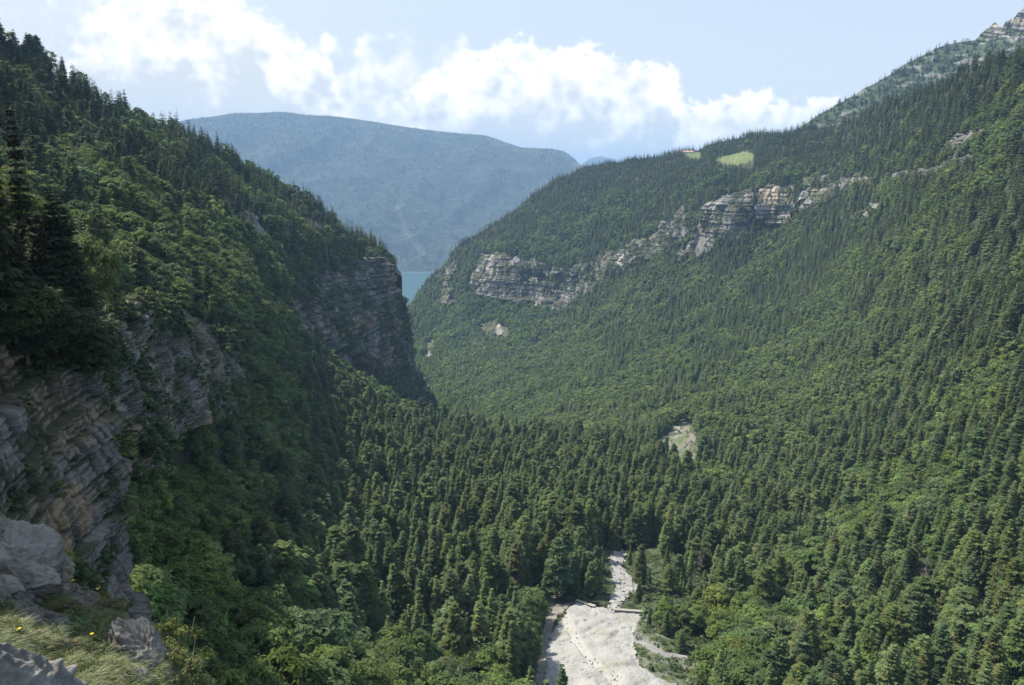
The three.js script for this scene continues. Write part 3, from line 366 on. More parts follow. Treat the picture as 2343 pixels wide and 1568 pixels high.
// a spruce or fir one metre high: whorls of drooping sprays round a straight trunk; more detail the nearer it stands
function conifer(seed, { levels, per, twigs, R = 0.17, low = 0.1, power = 0.8, droop = 0.32, thin = 1, ragged = 0.3, flat = false }, trunkToo) {
  const r = rng(seed), crown = shape(), trunk = shape(), lean = [(r() - 0.5) * 0.02, (r() - 0.5) * 0.02];
  limb(trunkToo ? crown : trunk, [[0, -0.06, 0], [lean[0] * 0.5, 0.5, lean[1] * 0.5], [lean[0], 0.985, lean[1]]], 0.014, 0.002, trunkToo ? 3 : 6, BARK);
  const side = [r() * 6.28, r() * 0.25];
  for (let l = 0; l < levels; l++) {
    const q = (l + 0.2 + r() * 0.6) / levels, h = low + (1 - low) * q, env = flat ? Math.pow(1 - q, 0.45) : Math.pow(1 - q * 0.985, power), n = Math.max(3, Math.round(per * (0.75 + 0.5 * r()) * (q > 0.85 ? 0.7 : 1)));
    for (let b = 0; b < n; b++) {
      const az = (b + r() * 0.8) / n * 6.283 + l * 2.4, gap = 1 - ragged * r() * (0.6 + 0.9 * r()), L = Math.max(0.028 * (1.6 - q), R * env * gap * (1 - side[1] * Math.cos(az - side[0])) * (q < 0.12 ? 0.6 + r() * 0.5 : 1));
      const dir = [Math.cos(az), 0, Math.sin(az)], per_ = [-dir[2], 0, dir[0]], rise = q > 0.75 ? 0.5 : q > 0.4 ? 0.1 : -0.12, y0 = h, o = [lean[0] * h, y0, lean[1] * h];
      const pt = (t) => [o[0] + dir[0] * L * t, y0 + L * (rise * t - droop * t * t + 0.12 * Math.max(0, t - 0.7)), o[2] + dir[2] * L * t];
      const tone = 0.7 + 0.6 * r(), k = [tone, tone, tone * 0.95], w = L * 0.32 * thin;
      if (twigs <= 2) {
        const a = pt(0.1), m = pt(0.6), t = pt(1), dr = L * 0.2;
        crown.tri(a, add(add(m, per_, w * 1.1), [0, -dr, 0]), t, k); crown.tri(a, t, add(add(m, per_, -w * 1.1), [0, -dr * (0.4 + r()), 0]), k);
        if (twigs === 2) { const mm = pt(0.45); crown.tri(mm, add(add(pt(0.95), per_, w * 1.5), [0, -dr, 0]), pt(0.65), k); crown.tri(mm, pt(0.65), add(add(pt(0.9), per_, -w * 1.5), [0, -dr, 0]), k); }
        continue;
      }
      for (let i = 0; i < 3; i++) { const p = pt(i / 3 + 0.02), s = pt((i + 1) / 3), ww = w * 0.3 * (1 - i * 0.22); crown.quad(add(p, per_, ww), add(s, per_, ww * 0.8), add(s, per_, -ww * 0.8), add(p, per_, -ww), k); }
      for (let i = 0; i < twigs; i++) for (const sd of [-1, 1]) {
        const t = 0.16 + 0.84 * (i + r() * 0.8) / twigs, p = pt(t), len = L * (0.5 - 0.32 * t) * (0.7 + 0.6 * r()) * thin + 0.006, fwd = 0.5 + 0.4 * r(), hang = 0.25 + 0.5 * r();
        const tip = [p[0] + dir[0] * len * fwd + per_[0] * sd * len, p[1] - len * hang, p[2] + dir[2] * len * fwd + per_[2] * sd * len];
        const bw = len * 0.28 + 0.003, kk = k.map((x) => x * (0.8 + 0.4 * r()));
        crown.tri(add(p, dir, bw), tip, add(p, dir, -bw), kk);
        if (twigs > 5) { const mid = [(p[0] + tip[0]) / 2, (p[1] + tip[1]) / 2, (p[2] + tip[2]) / 2]; crown.tri(mid, [mid[0] + dir[0] * len * 0.4, mid[1] - len * 0.35, mid[2] + dir[2] * len * 0.4], [mid[0] + per_[0] * sd * bw, mid[1] - len * 0.1, mid[2] + per_[2] * sd * bw], kk); }
      }
    }
  }
  const topk = [1, 1, 0.95]; crown.tri([lean[0] - 0.006, 0.93, lean[1]], [lean[0], 1.0, lean[1]], [lean[0] + 0.006, 0.93, lean[1]], topk); crown.tri([lean[0], 0.93, lean[1] - 0.006], [lean[0], 1.0, lean[1]], [lean[0], 0.93, lean[1] + 0.006], topk);
  return trunkToo ? crown.geo() : { crown: crown.geo(), trunk: trunk.geo() };
}
// a beech one metre high: boughs that carry uneven tiers of leaf sprays
function beech(seed, { clumps, cards, size, W = 0.36, low = 0.16, bush = false }, trunkToo) {
  const r = rng(seed), crown = shape(), trunk = shape(), tk = trunkToo ? crown : trunk;
  const lean = [(r() - 0.5) * 0.12, (r() - 0.5) * 0.12];
  if (!bush) limb(tk, [[0, -0.08, 0], [lean[0] * 0.4, 0.3, lean[1] * 0.4], [lean[0], 0.8, lean[1]]], 0.022, 0.006, trunkToo ? 3 : 6, [0.13, 0.125, 0.11]);
  for (let c = 0; c < clumps; c++) {
    const q = (c + 0.5) / clumps, y = low + (1 - low) * (0.06 + 0.86 * Math.pow(q, 0.8)), rel = (y - low) / (1 - low), env = W * Math.pow(Math.sin(Math.PI * clamp(0.1 + rel * 0.86)), 0.7) * (rel > 0.6 ? 1.05 - 0.35 * (rel - 0.6) : 1), az = c * 2.399 + r() * 0.9, rr = env * (rel > 0.88 ? 0.25 : 0.45 + 0.5 * r());
    const o = [lean[0] * y + Math.cos(az) * rr, y, lean[1] * y + Math.sin(az) * rr], cr = 0.1 * (0.8 + 0.6 * r()) * (W / 0.36) ** 0.5 * (1.15 - 0.4 * rel), out = [Math.cos(az), 0.25, Math.sin(az)], tone = 0.75 + 0.5 * r();
    if (!bush && !trunkToo) limb(tk, [[lean[0] * y * 0.6, Math.max(0.15, y - 0.22 - rr * 0.4), lean[1] * y * 0.6], [o[0] * 0.6, y - 0.06, o[2] * 0.6], o], 0.008, 0.002, 4, [0.13, 0.125, 0.11]);
    for (let i = 0; i < cards; i++) {
      const th = r() * 6.283, u = Math.pow(r(), 0.45), ph = r() * 2 - 1, R2 = Math.sqrt(1 - ph * ph);
      const d = [Math.cos(th) * R2, ph, Math.sin(th) * R2], p = [o[0] + d[0] * cr * u * 1.25, o[1] + d[1] * cr * u * 0.78, o[2] + d[2] * cr * u * 1.25];
      const n = unit([d[0] * 0.55 + out[0] * 0.3 + (r() - 0.5) * 0.9, 0.75 + d[1] * 0.3 + (r() - 0.5) * 0.5, d[2] * 0.55 + out[2] * 0.3 + (r() - 0.5) * 0.9]);
      const a = r() * 6.283, e = unit(cross(n, [Math.cos(a), 0.3, Math.sin(a)])), f = cross(n, e), s = size * (0.55 + 0.9 * r()), kk = tone * (0.8 + 0.4 * r()), k = [kk, kk, kk * 0.9];
      const A = add(p, e, s), B = add(add(p, f, s * 0.42), n, s * 0.12), D = add(p, e, -s * 0.8), E = add(add(p, f, -s * 0.42), n, s * 0.1);
      crown.tri(A, B, D, k); crown.tri(A, D, E, k);
    }
  }
  return trunkToo ? crown.geo() : { crown: crown.geo(), trunk: trunk.geo() };
}
function bare(seed) { const r = rng(seed), s = shape(); limb(s, [[0, -0.05, 0], [0.01, 0.5, 0], [0, 1, 0.01]], 0.016, 0.002, 5, [1, 1, 1]); for (let i = 0; i < 90; i++) { const y = 0.25 + 0.72 * r(), a = r() * 6.28, L = 0.2 * Math.pow(1.05 - y, 0.6) * (0.5 + r()), d = [Math.cos(a) * L, L * (0.25 - 0.6 * r()), Math.sin(a) * L], e = [d[0] * 0.5 + (r() - 0.5) * L, d[1] * 0.4 + 0.1 * L, d[2] * 0.5 + (r() - 0.5) * L]; limb(s, [[0, y, 0], add([0, y, 0], d)], 0.004, 0.001, 3, [1, 1, 1]); limb(s, [add([0, y, 0], d, 0.5), add(add([0, y, 0], d, 0.5), e, 0.6)], 0.003, 0.001, 3, [1, 1, 1]); } return s.geo(); }
const deadGeo = bare(77);
const leafSettings = { vertexColors: true, roughness: 0.9, specularIntensity: 0.25, side: THREE.DoubleSide, transmission: 0.4, thickness: 0 };
const leafMat = new THREE.MeshPhysicalMaterial(leafSettings);
const needleMat = new THREE.MeshPhysicalMaterial({ ...leafSettings, transmission: 0.16 });
const tinted = {};
function tintMat(kind, rgb) { const k = kind + rgb.map((x) => Math.round(x * 1000)).join(); return tinted[k] ??= new THREE.MeshPhysicalMaterial({ ...leafSettings, transmission: kind ? 0.4 : 0.16, color: new THREE.Color().setRGB(...rgb) }); }
const barkMat = new THREE.MeshStandardMaterial({ vertexColors: true, roughness: 1 });

// ---------- trees: where they grow ----------
const forest = [];                                    // [x, y, z, height, kind (0 conifer, 1 beech, 2 shrub, 3 bare), tint r, g, b, turn, width, region]
const TINT = {
  spruce: [[0.075, 0.1, 0.04], [0.066, 0.095, 0.042], [0.088, 0.106, 0.042], [0.084, 0.112, 0.048], [0.062, 0.088, 0.04], [0.094, 0.112, 0.046]],
  beech: [[0.095, 0.135, 0.044], [0.108, 0.148, 0.046], [0.084, 0.12, 0.044], [0.1, 0.136, 0.064], [0.135, 0.172, 0.05]],
  shrub: [[0.07, 0.1, 0.036], [0.08, 0.105, 0.042], [0.06, 0.085, 0.04]],
};
const pickTint = (list, r) => { const q = list[Math.floor(r() * list.length)], k = 0.72 + 0.5 * r(), y = 0.9 + 0.14 * r(); return [q[0] * k * y * 1.1, q[1] * k * 1.13, 1.04 * q[2] * k * (0.85 + 0.3 * r())]; };
function grow(id, seed, area, choose) {
  const s = sheets[id], r = rng(seed), { P, U, V, K } = s;
  for (let j = 0; j < s.nv; j++) for (let i = 0; i < s.nu; i++) {
    const a = K(i, j) * 3, b = K(i + 1, j) * 3, c = K(i + 1, j + 1) * 3, d = K(i, j + 1) * 3;
    const e = [P[c] - P[a], P[c + 1] - P[a + 1], P[c + 2] - P[a + 2]], f = [P[d] - P[b], P[d + 1] - P[b + 1], P[d + 2] - P[b + 2]], cr = cross(e, f), S = Math.hypot(...cr) / 2, flatS = Math.abs(cr[1]) / 2;
    let n = lerp(flatS, S, 0.45) / area; n = Math.floor(n) + (r() < n % 1 ? 1 : 0);
    for (let q = 0; q < n; q++) {
      const x = r(), y = r(), m = (k) => lerp(lerp(P[a + k], P[b + k], x), lerp(P[d + k], P[c + k], x), y), p = [m(0), m(1), m(2)], [u, v, dist] = bearing(p), t = choose(p, u, v, dist, r);
      if (!t) continue;
      const lo = t.kind === 2 ? 0.1 : 0.4;
      forest.push([p[0], p[1] - lo, p[2], t.h, t.kind, ...t.tint, r() * 6.283, t.w ?? 1, id]);
    }
  }
}
const mixOf = (p, con, r, { hc = 24, hb = 17, tall = 1 } = {}) => {
  const n = con + 0.42 * fbm(p[0] / 60, p[1] / 60, p[2] / 60 + 40, 3);
  if (r() < sst(0.3, 0.7, n)) { const small = r() < 0.25; return { kind: 0, h: hc * tall * (small ? 0.3 + 0.35 * r() : 0.66 + 0.56 * r()), tint: pickTint(TINT.spruce, r), w: 0.85 + 0.6 * r() * r() + 0.1 }; }
  return { kind: 1, h: hb * tall * (0.65 + 0.6 * r()), tint: pickTint(TINT.beech, r), w: 0.9 + 0.4 * r() };
};
grow('left', 101, 44, (p, u, v, d, r) => {
  const bald = fbm(p[0] / 60, p[1] / 40, p[2] / 60 + 8, 3) - 0.12; if (bald > 0.2 && r() < 0.75) return null;
  const up = clamp((leftFoot(u) - v) / Math.max(30, leftFoot(u) - leftSky(u)));
  return mixOf(p, lerp(0.34, 0.66, sst(0.3, 0.85, up)), r, { hc: 23, hb: 16 });
});
grow('floor', 102, 45, (p, u, v, d, r) => {
  if (u > 1500 && v > 1180) return null;
  const e = 4 * noise(p[0] / 3, p[2] / 3, 6);
  if (cleared(u, v)) return inside(stream, u, v) || inside(branchPath, u, v) || inside(basin, u, v) || r() > 0 ? null : null;
  if (inside(bank, u, v)) return r() < 0.5 ? { kind: 2, h: 0.8 + 2.2 * r() * r(), tint: pickTint(TINT.shrub, r), w: 1.5 } : r() < 0.02 ? { kind: 0, h: 5 + 5 * r(), tint: pickTint(TINT.spruce, r) } : null;
  if (u > 1218 && u < 1262 && v > 1430) return r() < 0.3 ? { kind: 2, h: 1 + 2 * r(), tint: pickTint(TINT.shrub, r), w: 1.3 } : null;
  if (u > 1190 && u < 1220 && v > 1400) return { kind: r() < 0.55 ? 1 : 0, h: 16 + 7 * r(), tint: pickTint(TINT.beech, r), w: 1 };
  if (u > 1255 && u < 1475 && v > 1376 && v < 1440) return r() < 0.4 ? { kind: 2, h: 0.6 + 1.2 * r(), tint: pickTint(TINT.shrub, r), w: 1.5 } : null;
  if (u > 1365 && u < 1500 && v > 1262 && v < 1400) return r() < 0.12 ? { kind: 0, h: 6 + 8 * r(), tint: pickTint(TINT.spruce, r), w: 1 } : r() < 0.3 ? { kind: 2, h: 1 + 2 * r(), tint: pickTint(TINT.shrub, r), w: 1.4 } : null;
  if (u < 570 && u > 300 && v - floorLeft(u) < 45) return { kind: 2, h: 2 + 3.5 * r(), tint: pickTint(TINT.shrub, r), w: 1.2 };
  const dark = sst(760, 560, u + (v - 1200) * 0.1) , ridge = sst(60, 10, v - floorLeft(u)) * sst(1000, 900, u), lowEdge = sst(1500, 1600, v) * sst(1250, 1100, u);
  const con = clamp(0.84 - 0.75 * dark - 0.75 * ridge - 0.5 * lowEdge);
  const edge = (u > 1290 && v > 1280) ? 0.75 : 1;
  const t = mixOf(p, con, r, { hc: 27 * edge, hb: lerp(19, 14.5, dark) * edge }); return t;
});
grow('right', 103, 40, (p, u, v, d, r) => {
  if (u < 1480 && v > 1130) { if (u < 1448 || v > 1420) return null; }
  if (u < 1510 && v > 1500) return null;
  if (cleared(u, v) || inside(meadowA, u, v - 5) || inside(meadowB, u, v - 15) || inside(meadowB, u, v - 6)) return null;
  if (inside(gully, u, v)) return r() < 0.5 ? { kind: 2, h: 1 + 3 * r(), tint: pickTint(TINT.shrub, r), w: 1.3 } : null;
  if (inside(gully, u, v - 40) || inside(gully, u, v - 28) || inside(gully, u, v - 14)) return r() < 0.5 ? { kind: 2, h: 2 + 3 * r(), tint: pickTint(TINT.shrub, r), w: 1.3 } : null;
  if (inside(bank, u, v)) return r() < 0.55 ? { kind: 2, h: 0.8 + 2.4 * r() * r(), tint: pickTint(TINT.shrub, r), w: 1.5 } : r() < 0.03 ? { kind: 0, h: 5 + 6 * r(), tint: pickTint(TINT.spruce, r) } : null;
  if (wallAt(u, v, -4)) return r() < 0.1 ? { kind: 2, h: 3 + 4 * r(), tint: pickTint(TINT.shrub, r), w: 1.2 } : null;
  if (wallAt(u, v, -10)) return { kind: 1, h: 8 + 5 * r(), tint: pickTint(TINT.beech, r) };
  if (u < 1515 && v > 1255 && v < 1420) return r() < 0.12 ? { kind: 0, h: 6 + 9 * r(), tint: pickTint(TINT.spruce, r), w: 1 } : null;
  if (u < 1640 && v > 1300) return r() < 0.3 ? { kind: 2, h: 1 + 3 * r(), tint: pickTint(TINT.shrub, r), w: 1.5 } : mixOf(p, 0.6, r, { hc: 15, hb: 11 });
  const top = sst(130, 30, v - rightSky(u)), green = sst(1500, 1150, u) * sst(520, 700, v), con = 0.44 + 0.35 * top - 0.3 * green + 0.2 * sst(900, 450, d) - 0.08 * sst(1300, 1500, v);
  const t = mixOf(p, con + 0.38 * noise((p[0] * 0.55 + p[2] * 0.83) / 95, (p[0] * -0.83 + p[2] * 0.55) / 500, 12) + 0.1, r, { hc: 24 - 5 * top, hb: 17 });
  if (d > 350 && r() < 0.006) return { kind: 3, h: 16 + 6 * r(), tint: [0.13, 0.12, 0.11] };
  return t;
});
const low = (p, r, h) => { const n = fbm(p[0] / 5, p[2] / 5, 18, 3); return n > -0.1 || r() < 0.25 ? { kind: 2, h: h * (0.3 + r() * r()), tint: pickTint(TINT.shrub, r), w: 1.6 } : null; };
grow('floor', 122, 3.2, (p, u, v, d, r) => cleared(u, v) ? null : inside(bank, u, v) || (u > 1255 && u < 1475 && v > 1376 && v < 1440) ? low(p, r, 1.7) : (u > 1250 && u < 1500 && v > 1260 && v <= 1376) && r() < 0.35 ? low(p, r, 2.6) : null);
grow('right', 123, 3.2, (p, u, v, d, r) => cleared(u, v) || u < 1448 || v < 1270 ? null : inside(bank, u, v) ? low(p, r, 1.8) : u < 1640 && r() < 0.4 ? low(p, r, 3) : null);
grow('prow', 104, 60, (p, u, v, d, r) => { const n = fbm(p[0] / 90, p[1] / 60, p[2] / 90 + 3, 3) + 0.28 * sst(760, 860, u) * sst(930, 700, v) * sst(640, 690, v) + 0.3 * sst(880, 940, v) - 0.12; if (n < 0.05 && r() > 0.06) return null; return r() < 0.75 ? { kind: 2, h: 4 + 6 * r(), tint: pickTint(TINT.shrub, r), w: 1.1 } : mixOf(p, 0.3, r, { hc: 14, hb: 10 }); });
grow('mid', 105, 9, (p, u, v, d, r) => { if (u < 190) return null; const n = fbm(p[0] / 24, p[1] / 12, p[2] / 24 + 3, 3) + 0.35 * sst(760, 720, v) - 0.35 * (u > 330) * sst(800, 840, v) * sst(960, 900, v) + 0.4 * sst(450, 560, u) * sst(860, 800, v) + 0.12; if (n < 0.3 && r() > 0.02) return null; return { kind: 2, h: 1.8 + 4.5 * r(), tint: pickTint(TINT.shrub, r), w: 1.15 }; });
grow('near', 106, 2.2, (p, u, v, d, r) => { const n = fbm(p[0] / 8, p[1] / 4, p[2] / 8 + 3, 3) + 0.9 * sst(850, 740, v) * sst(230, 150, u) - 0.1; if (n < 0.3 && r() > 0.01) return null; return { kind: 2, h: 0.5 + 1.6 * r() * (v < 850 ? 2.2 : 1), tint: pickTint(TINT.shrub, r), w: 1.2 }; });
for (const w of walls) grow('wall' + Math.round((w.box[0] + w.box[2]) / 2), 130 + w.box[0], 150, (p, u, v, d, r) => wallAt(u, v) && fbm(p[0] / 50, p[1] / 30, p[2] / 50, 3) + (w.mossy ?? 0) * 2 > 0.04 ? { kind: 2, h: 4 + 6 * r(), tint: pickTint(TINT.shrub, r), w: 1.2 } : null);
grow('high', 107, 75, (p, u, v, d, r) => { if (u > 2170 && v < 128 && r() < 0.55) return null; if (fbm(p[0] / 90, p[1] / 28, p[2] / 90 + 4, 4) - 0.14 > 0.12 && r() < 0.75) return null; return mixOf(p, 0.8, r, { hc: 19, hb: 13 }); });
grow('far', 108, 700, (p, u, v, d, r) => { if (inside([[903, 476], [916, 476], [937, 530], [978, 580], [968, 586], [923, 540]], u, v)) return null; if (r() > 0.4 + 1.2 * fbm(p[0] / 300, p[1] / 300, p[2] / 300, 4) + 0.35) return null; const t = mixOf(p, 0.75, r, { hc: 27, hb: 22 }); t.w = 1.6; t.tint = t.kind ? [0.05, 0.072, 0.03] : [0.038, 0.055, 0.028]; return t; });

// trees the photograph singles out: base across, down, metres away, height, kind, tint, width, name, label, category
const placed = [
  [78, 772, 104, 25.5, 'fir', [0.045, 0.052, 0.026], 0.8, 'tall dark fir standing highest on the near cliff top, its bare spire against the forest'],
  [8, 785, 97, 20, 'fir', [0.045, 0.055, 0.026], 0.95, 'dark fir cut by the left edge of the photo on the cliff top'],
  [150, 815, 103, 19, 'fir', [0.045, 0.052, 0.027], 1.0, 'broad dark fir right of the tall spire on the cliff top'],
  [192, 840, 107, 15, 'fir', [0.05, 0.06, 0.028], 1.1, 'lower fir leaning over the right corner of the near cliff top'],
  [112, 800, 100, 13, 'fir', [0.045, 0.055, 0.028], 1.15, 'short dark fir below the tall spire on the cliff top'],
  [172, 862, 105, 21, 'fir', [0.044, 0.052, 0.027], 1.05, 'dense dark fir at the right of the cliff top firs'],
  [118, 835, 101, 17, 'fir', [0.042, 0.05, 0.025], 1.1, 'dense dark fir filling the middle of the cliff top firs'],
  [-22, 800, 94, 22, 'fir', [0.045, 0.054, 0.026], 0.95, 'dark fir mostly outside the left edge of the photo'],
  [60, 812, 97, 13, 'fir', [0.04, 0.05, 0.026], 1.2, 'bushy dark fir at the foot of the tall spire'],
  [36, 705, 113, 16.5, 'beech', [0.12, 0.16, 0.045], 0.9, 'sunlit yellow-green beech behind the tall dark fir'],
  [213, 735, 118, 12, 'beech', [0.12, 0.15, 0.06], 0.8, 'pale sunlit beech at the right edge of the cliff top firs'],
  [40, 770, 96, 6.5, 'beech', [0.07, 0.1, 0.035], 1.5, 'low spreading beech at the left brink of the near cliff'],
  [125, 790, 99, 6, 'beech', [0.065, 0.095, 0.04], 1.6, 'low spreading beech hanging over the middle brink of the near cliff'],
  [175, 845, 104, 5.5, 'beech', [0.06, 0.085, 0.036], 1.4, 'small dark beech clinging under the brink at the cliff corner'],
  [832, 1665, 218, 19, 'beech', [0.125, 0.165, 0.05], 0.95, 'bright yellow-green beech at the bottom edge, largest light crown of the valley floor'],
  [740, 1668, 208, 15, 'beech', [0.095, 0.125, 0.07], 0.95, 'grey-green beech at the bottom edge left of the bright beech'],
  [925, 1672, 226, 12, 'beech', [0.1, 0.135, 0.055], 1.0, 'round pale beech at the bottom edge right of the bright beech'],
  [1190, 1500, 320, 19, 'beech', [0.095, 0.13, 0.042], 0.95, 'tall leafy beech beside the dirt track at the left of the gravel basin'],
  [1203, 1590, 298, 19, 'spruce', [0.07, 0.1, 0.042], 1.0, 'spruce at the lower left edge of the gravel basin that shades the gravel'],
  [1212, 1650, 283, 20, 'spruce', [0.085, 0.11, 0.044], 1.0, 'lowest spruce at the left edge of the gravel basin'],
  [1206, 1540, 312, 21, 'spruce', [0.06, 0.09, 0.04], 1.0, 'tall spruce between the leafy beech and the gravel basin'],
  [1464, 1364, 396, 27, 'spruce', [0.075, 0.095, 0.042], 0.85, 'tall spruce with a bare trunk right of the stream bed above the dam'],
  [1459, 1388, 382, 14, 'spruce', [0.06, 0.085, 0.04], 0.9, 'small dark spruce standing just above the right dam wall'],
  [1484, 1440, 352, 9, 'spruce', [0.055, 0.085, 0.036], 1.15, 'small spruce nearest the right end of the dam wall'],
  [1500, 1432, 358, 9.5, 'spruce', [0.06, 0.09, 0.038], 1.1, 'second small spruce in the row right of the dam wall'],
  [1524, 1458, 345, 12, 'spruce', [0.055, 0.085, 0.036], 1.1, 'dark young spruce on the grassy bank right of the gravel basin'],
  [1556, 1500, 335, 10, 'spruce', [0.065, 0.095, 0.04], 1.1, 'young spruce just above the branch path end'],
  [1490, 1560, 318, 7, 'spruce', [0.07, 0.1, 0.04], 1.1, 'small bright spruce at the foot of the shrubby bank by the gravel'],
  [1674, 362, 2420, 11, 'beech', [0.09, 0.125, 0.045], 1.1, 'lone tree standing in the alpine meadow'],
  [1590, 362, 2440, 13, 'spruce', [0.07, 0.1, 0.04], 1.0, 'lone spruce in front of the farmhouse meadow'],
  [1598, 1312, 425, 13, 'dead', [0.2, 0.175, 0.165], 1.3, 'leafless grey-brown tree on the slope above the dam'],
  [1468, 1240, 500, 12, 'dead', [0.21, 0.195, 0.18], 1.0, 'small leafless tree on the shaded bank above the stream'],
];
// ---------- trees: single trees where they show largest, the rest as woods ----------
const SC = 1024 / 2342, cover = new Uint8Array(1024 * 685);
const nearCliffOutline = [[-5, 700], [214, 700], [214, 869], [231, 953], [247, 1045], [286, 1062], [290, 1205], [306, 1300], [316, 1365], [350, 1395], [380, 1480], [420, 1568], [-5, 1568]];
for (let j = 0; j < 685; j++) for (let i = 0; i < 250; i++) if (inside(nearCliffOutline, i / SC, j / SC)) cover[j * 1024 + i] = 1;
const order = forest.map((t, i) => { const b = bearing(t); return [i, b[2], b[0], b[1]]; }).filter((q) => q[1] < 1300).sort((a, b) => a[1] - b[1]);
const seen = new Float32Array(forest.length);
for (const [i, d, u, v] of order) {
  const t = forest[i]; if (t[4] > 1) continue;
  const hp = t[3] * F / d * SC * 0.93, wp = hp * (t[4] ? 0.36 : 0.17) * t[9], x = u * SC, y = v * SC; let n = 0;
  for (let yy = Math.max(0, Math.floor(y - hp)); yy < Math.min(685, y); yy++) { const q = (y - yy) / hp, hw = t[4] ? wp * Math.sqrt(Math.max(0, 1 - (2 * q - 1.1) ** 2)) : wp * (1 - q); for (let xx = Math.max(0, Math.ceil(x - hw)); xx <= Math.min(1023, x + hw); xx++) { const k = yy * 1024 + xx; if (!cover[k]) { n++; cover[k] = 1; } } }
  seen[i] = n;
}
const single = new Set();
for (const kind of [0, 1]) order.filter((q) => forest[q[0]][4] === kind && seen[q[0]] > 6).sort((a, b) => seen[b[0]] - seen[a[0]]).slice(0, 300).forEach((q) => single.add(q[0]));
order.filter((q) => forest[q[0]][4] === 3).slice(0, 12).forEach((q) => single.add(q[0]));
const LOD = {
  0: [[{ levels: 25, per: 8, twigs: 6, thin: 1.1 }, 9], [{ levels: 15, per: 7, twigs: 2, thin: 1.25 }, 6], [{ levels: 9, per: 6, twigs: 1, thin: 1.9 }, 6]],
  1: [[{ clumps: 26, cards: 120, size: 0.034 }, 5], [{ clumps: 17, cards: 30, size: 0.062 }, 6], [{ clumps: 9, cards: 12, size: 0.12 }, 5]],
  2: [[{ clumps: 9, cards: 60, size: 0.08, W: 0.55, low: -0.1, bush: true }, 4], [{ clumps: 7, cards: 16, size: 0.15, W: 0.55, low: -0.1, bush: true }, 4], [{ clumps: 5, cards: 8, size: 0.22, W: 0.55, low: -0.1, bush: true }, 3]],
};
const forms = (o, k) => ({ ...o, R: [0.19, 0.21, 0.26, 0.2, 0.23, 0.16, 0.24, 0.2, 0.28][k], power: [0.72, 0.6, 0.66, 0.45, 0.85, 0.62, 0.4, 0.95, 0.55][k], ragged: [0.3, 0.5, 0.25, 0.65, 0.35, 0.4, 0.55, 0.5, 0.7][k], low: [0.08, 0.18, 0.06, 0.3, 0.1, 0.12, 0.22, 0.1, 0.35][k] });
const proto = { 0: LOD[0].map(([o, n], l) => Array.from({ length: n }, (_, k) => conifer(500 + l * 20 + k, forms(o, k), l > 0))), 1: LOD[1].map(([o, n], l) => Array.from({ length: n }, (_, k) => beech(600 + l * 20 + k, { ...o, W: [0.36, 0.3, 0.4, 0.33, 0.27, 0.38][k], low: [0.16, 0.1, 0.2, 0.14, 0.12, 0.08][k] }, l > 0))), 2: LOD[2].map(([o, n], l) => Array.from({ length: n }, (_, k) => beech(700 + l * 20 + k, o, true))) };
const whole = (g) => g.crown ? (g.whole ??= joined([g.crown, g.trunk])) : g;
function joined(list) { const P = [], C = []; for (const g of list) { P.push(...g.attributes.position.array); C.push(...g.attributes.color.array); } const o = new THREE.BufferGeometry(); o.setAttribute('position', new THREE.BufferAttribute(new Float32Array(P), 3)); o.setAttribute('color', new THREE.BufferAttribute(new Float32Array(C), 3)); return o; }
const RES = 12, quant = (t) => t.slice(5, 8).map((x) => Math.round(x * RES * 12) / (RES * 12));
const where = (t, u, v) => t[10] === 'left' ? (v < leftFoot(u) - 130 ? 'high on the left mountainside' : 'on the slope just above the left cliffs') : t[10] === 'floor' ? (u < 640 ? (v > 1150 ? 'in the shaded wood below the near cliff' : 'at the foot of the grey bedded cliff') : u < 960 ? (v > 1350 ? 'in the lower left of the valley floor wood' : v > 1080 ? 'in the valley floor wood along the cliff shade' : 'on the sunlit rise below the dark prow') : u < 1215 ? (v > 1300 ? 'on the valley floor left of the dirt track' : 'in the middle of the valley floor wood') : v > 1250 ? 'on the valley floor just above the gravel basin' : 'on the far part of the valley floor wood') : v > 1400 ? (u < 1700 ? 'on the slope close to the right of the gravel basin' : u > 2050 ? 'in the bottom right corner of the forested slope' : 'on the lower slope midway right of the gravel basin') : v > 1100 ? (u < 1800 ? 'on the slope above the right bank of the stream' : 'on the middle of the right slope') : 'high on the right slope';
const marks = [[1355, 1480, 'the gravel basin'], [1340, 1386, 'the left dam wall'], [1440, 1404, 'the right dam wall'], [1425, 1320, 'the stream bed'], [1110, 1500, 'the forest footpath'], [1255, 1400, 'the dirt track'], [835, 1560, 'the bright yellow-green beech'], [1598, 1290, 'the leafless grey-brown tree'], [1550, 1030, 'the bare scree gully'], [960, 880, 'the foot of the dark prow'], [460, 930, 'the grey bedded cliff'], [300, 1250, 'the near cliff corner'], [390, 1520, 'the ledge shrub'], [780, 500, 'the prow skyline'], [1770, 470, 'the bright layered wall'], [2342, 1568, 'the bottom right corner'], [2342, 1000, 'the right edge of the photo'], [330, 1050, 'the foot of the near cliff'], [700, 1568, 'the bottom left wood edge'], [1580, 1503, 'the branch path end'], [1150, 960, 'the far edge of the valley floor'], [700, 720, 'the left end of the dark prow'], [1900, 1568, 'the bottom edge right of the basin']];
const beside = (u, v, at_) => { let best = null, bd = 1e9; for (const q of marks) { const d = Math.hypot(u - q[0], v - q[1]); if (d < bd) { bd = d; best = q; } } if (bd > 330) return at_; const dx = u - best[0], dy = v - best[1], far = bd < 110 ? 'just' : bd < 210 ? 'a little' : 'well'; return `${far} ${Math.abs(dx) > 1.2 * Math.abs(dy) ? (dx < 0 ? 'left of' : 'right of') : dy < 0 ? 'above' : 'below'} ${best[2]}`; };
